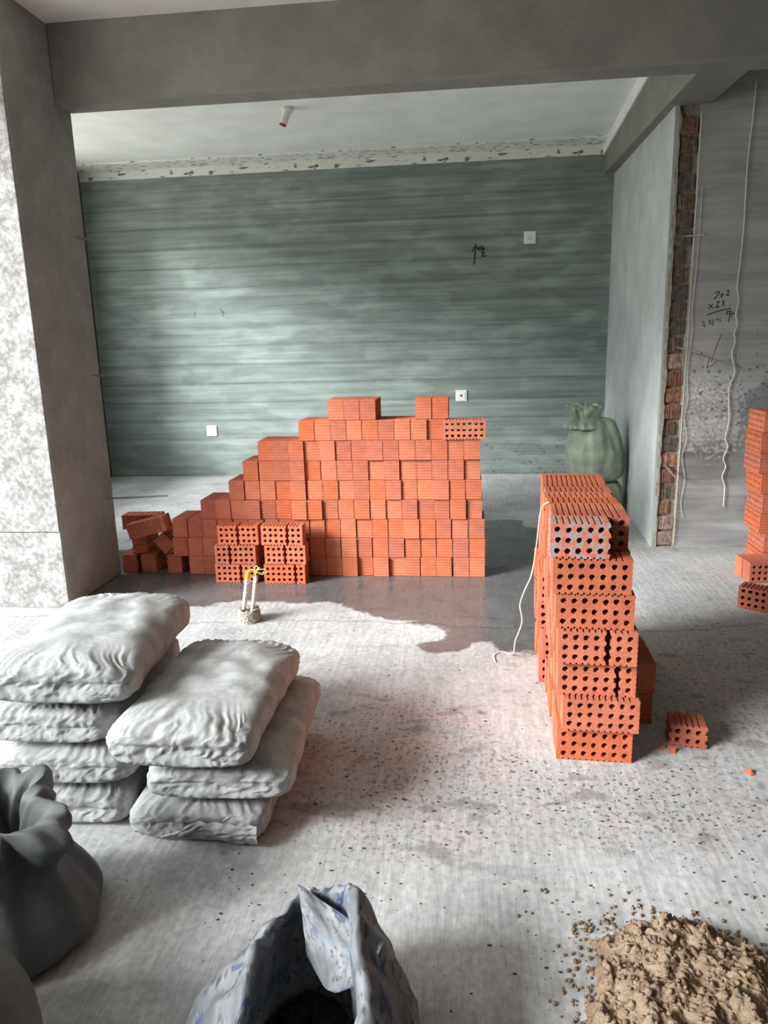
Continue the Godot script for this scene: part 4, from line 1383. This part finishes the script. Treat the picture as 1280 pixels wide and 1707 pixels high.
# ---------------------------------------------------------------- small things
func build_small_things() -> void:
	# conduits standing out of a collar of mortar
	var t := thing("conduit_stub", "two dusty white conduits rising from a round mortar collar in the floor", "conduit", "", Transform3D(Basis(), Vector3(-1.098, 0, -3.43)))
	var nc := noise(1.0, 66, 3)
	var prof := [[0.058, 0.0], [0.057, 0.02], [0.055, 0.05], [0.05, 0.066], [0.03, 0.06], [0.002, 0.052]]
	var pts := spline(prof.map(func(q): return Vector3(q[0], q[1], 0)), 4)
	var f := func(i: int, j: int) -> Vector3:
		var a := TAU * i / 40.0
		var p: Vector3 = pts[j]
		var r := p.x * (1.0 + 0.1 * nc.get_noise_3d(cos(a) * 2.5, sin(a) * 2.5, p.y * 40.0))
		return Vector3(cos(a) * r, maxf(p.y + (0.012 * nc.get_noise_2d(cos(a) * 2.0, sin(a) * 2.0) if j > 6 else 0.0), 0.0), sin(a) * r)
	obj("mortar_collar", grid_mesh(40, pts.size() - 1, f, true), M.concrete_rough, t)
	var pipe_a := obj("conduit", tube([Vector3(-0.028, 0.03, 0.01), Vector3(-0.012, 0.13, 0.008), Vector3(0.004, 0.225, 0.004)], 0.0115, 12), M.pipe, t)
	obj("conduit", tube([Vector3(0.012, 0.03, -0.004), Vector3(0.03, 0.13, -0.004), Vector3(0.046, 0.235, -0.004)], 0.0115, 12), M.pipe, t)
	obj("yellow_end", tube([Vector3(0.004, 0.225, 0.004), Vector3(0.011, 0.262, 0.003)], 0.0123, 12), M.yellow, pipe_a)
	for w in [[[0.046, 0.232, 0], [0.06, 0.27, 0.01], [0.1, 0.275, 0.01], [0.105, 0.255, 0.0], [0.07, 0.25, -0.01], [0.045, 0.262, 0.0], [0.075, 0.285, 0.01]], [[0.01, 0.26, 0], [0.03, 0.275, 0.008], [0.06, 0.262, 0.015], [0.085, 0.248, 0.01], [0.09, 0.262, 0.0]], [[0.048, 0.234, 0], [0.04, 0.27, -0.01], [0.055, 0.29, 0.0], [0.07, 0.275, 0.01]]]:
		obj("wire_loop", tube(spline(w.map(func(q): return Vector3(q[0], q[1], q[2])), 6), 0.0021, 6), M.wire, t)
	# socket plates on the back wall
	socket(Vector3(-0.06, 0.812, ZB), "white socket plate with one round hole, low on the back wall", [[0, 0]], 0.011, true)
	socket(Vector3(-2.70, 0.487, ZB), "white socket plate low on the back wall near the dark corner", [[-0.014, 0.022], [0.014, 0.022], [0, -0.012], [-0.018, -0.02], [0.018, -0.02]], 0.004, false)
	socket(Vector3(0.596, 2.302, ZB), "white socket plate with three holes high on the back wall", [[0, 0.012], [-0.012, -0.012], [0.012, -0.012]], 0.005, false)
	# bars left sticking out of the column and of the hacked partition end
	var bars := [
		[Vector3(-2.13, 1.962, -4.08), Vector3(-1.775, 1.89, -4.06), "steel tie bar high on the column, bent slightly down"],
		[Vector3(-2.13, 1.217, -4.08), Vector3(-1.775, 1.207, -4.06), "steel tie bar at mid height of the column"],
		[Vector3(-2.13, 0.497, -4.08), Vector3(-1.745, 0.517, -4.06), "steel tie bar low on the column, above the loose bricks"],
		[Vector3(1.287, 1.932, -4.865), Vector3(1.36, 1.915, -4.66), "short steel bar high in the bared brick strip"],
		[Vector3(1.289, 1.283, -4.865), Vector3(1.365, 1.25, -4.60), "steel bar at mid height in the bared brick strip"],
		[Vector3(1.262, 0.545, -4.865), Vector3(1.298, 0.485, -4.72), "short steel bar low in the bared brick strip"]]
	for b in bars:
		tag(obj("steel_bar", tube([b[0], (b[0] + b[1]) / 2.0, b[1]], 0.006, 8), M.steel), b[2], "steel bar", "tie bars standing out of column and wall")
	# strings on the grey wall
	var zs := -4.836
	var hang := [[1.630, 2.75], [1.626, 2.546], [1.620, 2.420], [1.617, 2.292], [1.620, 2.129], [1.624, 1.963], [1.620, 1.795], [1.613, 1.623], [1.629, 1.553], [1.618, 1.466], [1.633, 1.413], [1.616, 1.360], [1.627, 1.307], [1.612, 1.235], [1.638, 1.126], [1.611, 1.017], [1.628, 0.832], [1.612, 0.719], [1.631, 0.662], [1.611, 0.586], [1.629, 0.536], [1.612, 0.470], [1.632, 0.404], [1.634, 0.275]]
	tag(obj("hanging_string", tube(spline(hang.map(func(q): return Vector3(q[0], q[1], zs)), 5), 0.0028, 6), M.string), "kinked white string hanging down the grey wall", "string")
	tag(obj("plumb_line", tube([Vector3(1.34, 2.6, -4.832), Vector3(1.345, 1.3, -4.832), Vector3(1.337, 0.03, -4.832)], 0.002, 6), M.string), "straight taut white line along the bared brick strip", "string")
	var loose := [[1.375, 2.2], [1.372, 1.8], [1.366, 1.6], [1.362, 1.5], [1.372, 1.38], [1.36, 1.2], [1.363, 1.05], [1.372, 0.96], [1.358, 0.85], [1.38, 0.72], [1.36, 0.6], [1.385, 0.45], [1.37, 0.3], [1.392, 0.2]]
	tag(obj("thin_string", tube(spline(loose.map(func(q): return Vector3(q[0], q[1], -4.84)), 5), 0.0014, 5), M.string), "thin curling white thread beside the taut line", "string")
	# the line run off the narrow stack onto the floor
	var run := [Vector3(0.275, 0.815, -2.5), Vector3(0.262, 0.76, -2.62), Vector3(0.262, 0.6, -2.75), Vector3(0.255, 0.45, -2.85), Vector3(0.232, 0.36, -2.9), Vector3(0.218, 0.28, -2.95), Vector3(0.228, 0.2, -2.96), Vector3(0.205, 0.1, -3.0), Vector3(0.2, 0.03, -3.03), Vector3(0.188, 0.003, -3.08), Vector3(0.15, 0.003, -3.1), Vector3(0.118, 0.003, -3.06), Vector3(0.12, 0.003, -2.99)]
	tag(obj("white_cord", tube(spline(run, 6), 0.0025, 6), M.string), "white cord trailing off the narrow stack onto the floor", "cord")
	# stub of pipe in the back ceiling
	var c := thing("ceiling_pipe_stub", "white pipe stub with a red plug hanging from the ceiling", "pipe", "", Transform3D(Basis(Vector3(0, 0, 1), -0.25), Vector3(-1.35, 3.1, -6.0)))
	obj("flange", tube([Vector3(0, 0.005, 0), Vector3(0, -0.025, 0)], 0.05, 16), M.white_plastic, c)
	obj("pipe", tube([Vector3(0, -0.02, 0), Vector3(-0.004, -0.07, 0.0), Vector3(-0.01, -0.115, 0.0)], 0.034, 16, 0.028), M.white_plastic, c)
	obj("red_plug", tube([Vector3(-0.01, -0.115, 0), Vector3(-0.012, -0.128, 0)], 0.026, 16), M.red, c)
	# crumbs of mortar and brick dust scattered on the floor
	var r := RandomNumberGenerator.new()
	r.seed = 19
	var cr := clod_mesh(8)
	var places := []
	for q in [[-0.1, -2.1, 0.35, 0.3, 420], [0.45, -2.05, 0.35, 0.2, 420], [0.75, -1.95, 0.35, 0.3, 260], [0.1, -1.75, 0.7, 0.35, 160], [-0.45, -1.6, 0.4, 0.25, 110], [1.2, -3.3, 0.4, 0.5, 140], [-0.2, -2.6, 0.6, 0.4, 110], [0.25, -4.1, 0.2, 0.4, 60], [-1.05, -3.4, 0.12, 0.1, 50], [0.35, -1.5, 0.35, 0.2, 160]]:
		for k in q[4]:
			var x: float = q[0] + r.randfn() * q[2] * 0.55
			var z: float = q[1] + r.randfn() * q[3] * 0.55
			var s := 0.0009 + 0.0024 * pow(r.randf(), 4.0)
			places.append(Transform3D(Basis.from_euler(Vector3(0, r.randf() * TAU, 0)).scaled(Vector3(s * r.randf_range(1.0, 2.2), s * 0.6, s)), Vector3(x, s * 0.3, z)))
	tag(many("floor_crumbs", cr, M.crumb, places), "dark crumbs of mortar and brick scattered over the floor", "crumbs", "", "stuff")

func socket(p: Vector3, label: String, holes: Array, r: float, raised: bool) -> void:
	var s := 0.056
	var t := thing("socket_plate", label, "socket", "", Transform3D(Basis(), p))
	obj("plate", box(Vector3(-s, -s, -0.002), Vector3(s, s, 0.009), 0.003), M.white_plastic, t)
	var face := obj("insert", box(Vector3(-s * 0.72, -s * 0.72, 0.008), Vector3(s * 0.72, s * 0.72, 0.0115), 0.001), M.white_plastic, t)
	for h in holes:
		obj("hole", tube([Vector3(h[0], h[1], 0.008), Vector3(h[0], h[1], 0.0122)], r, 12), M.dark_hole, face)
	if raised:
		obj("rim", tube([Vector3(0, 0, 0.008), Vector3(0, 0, 0.0119)], r * 1.5, 16), M.white_plastic, face)
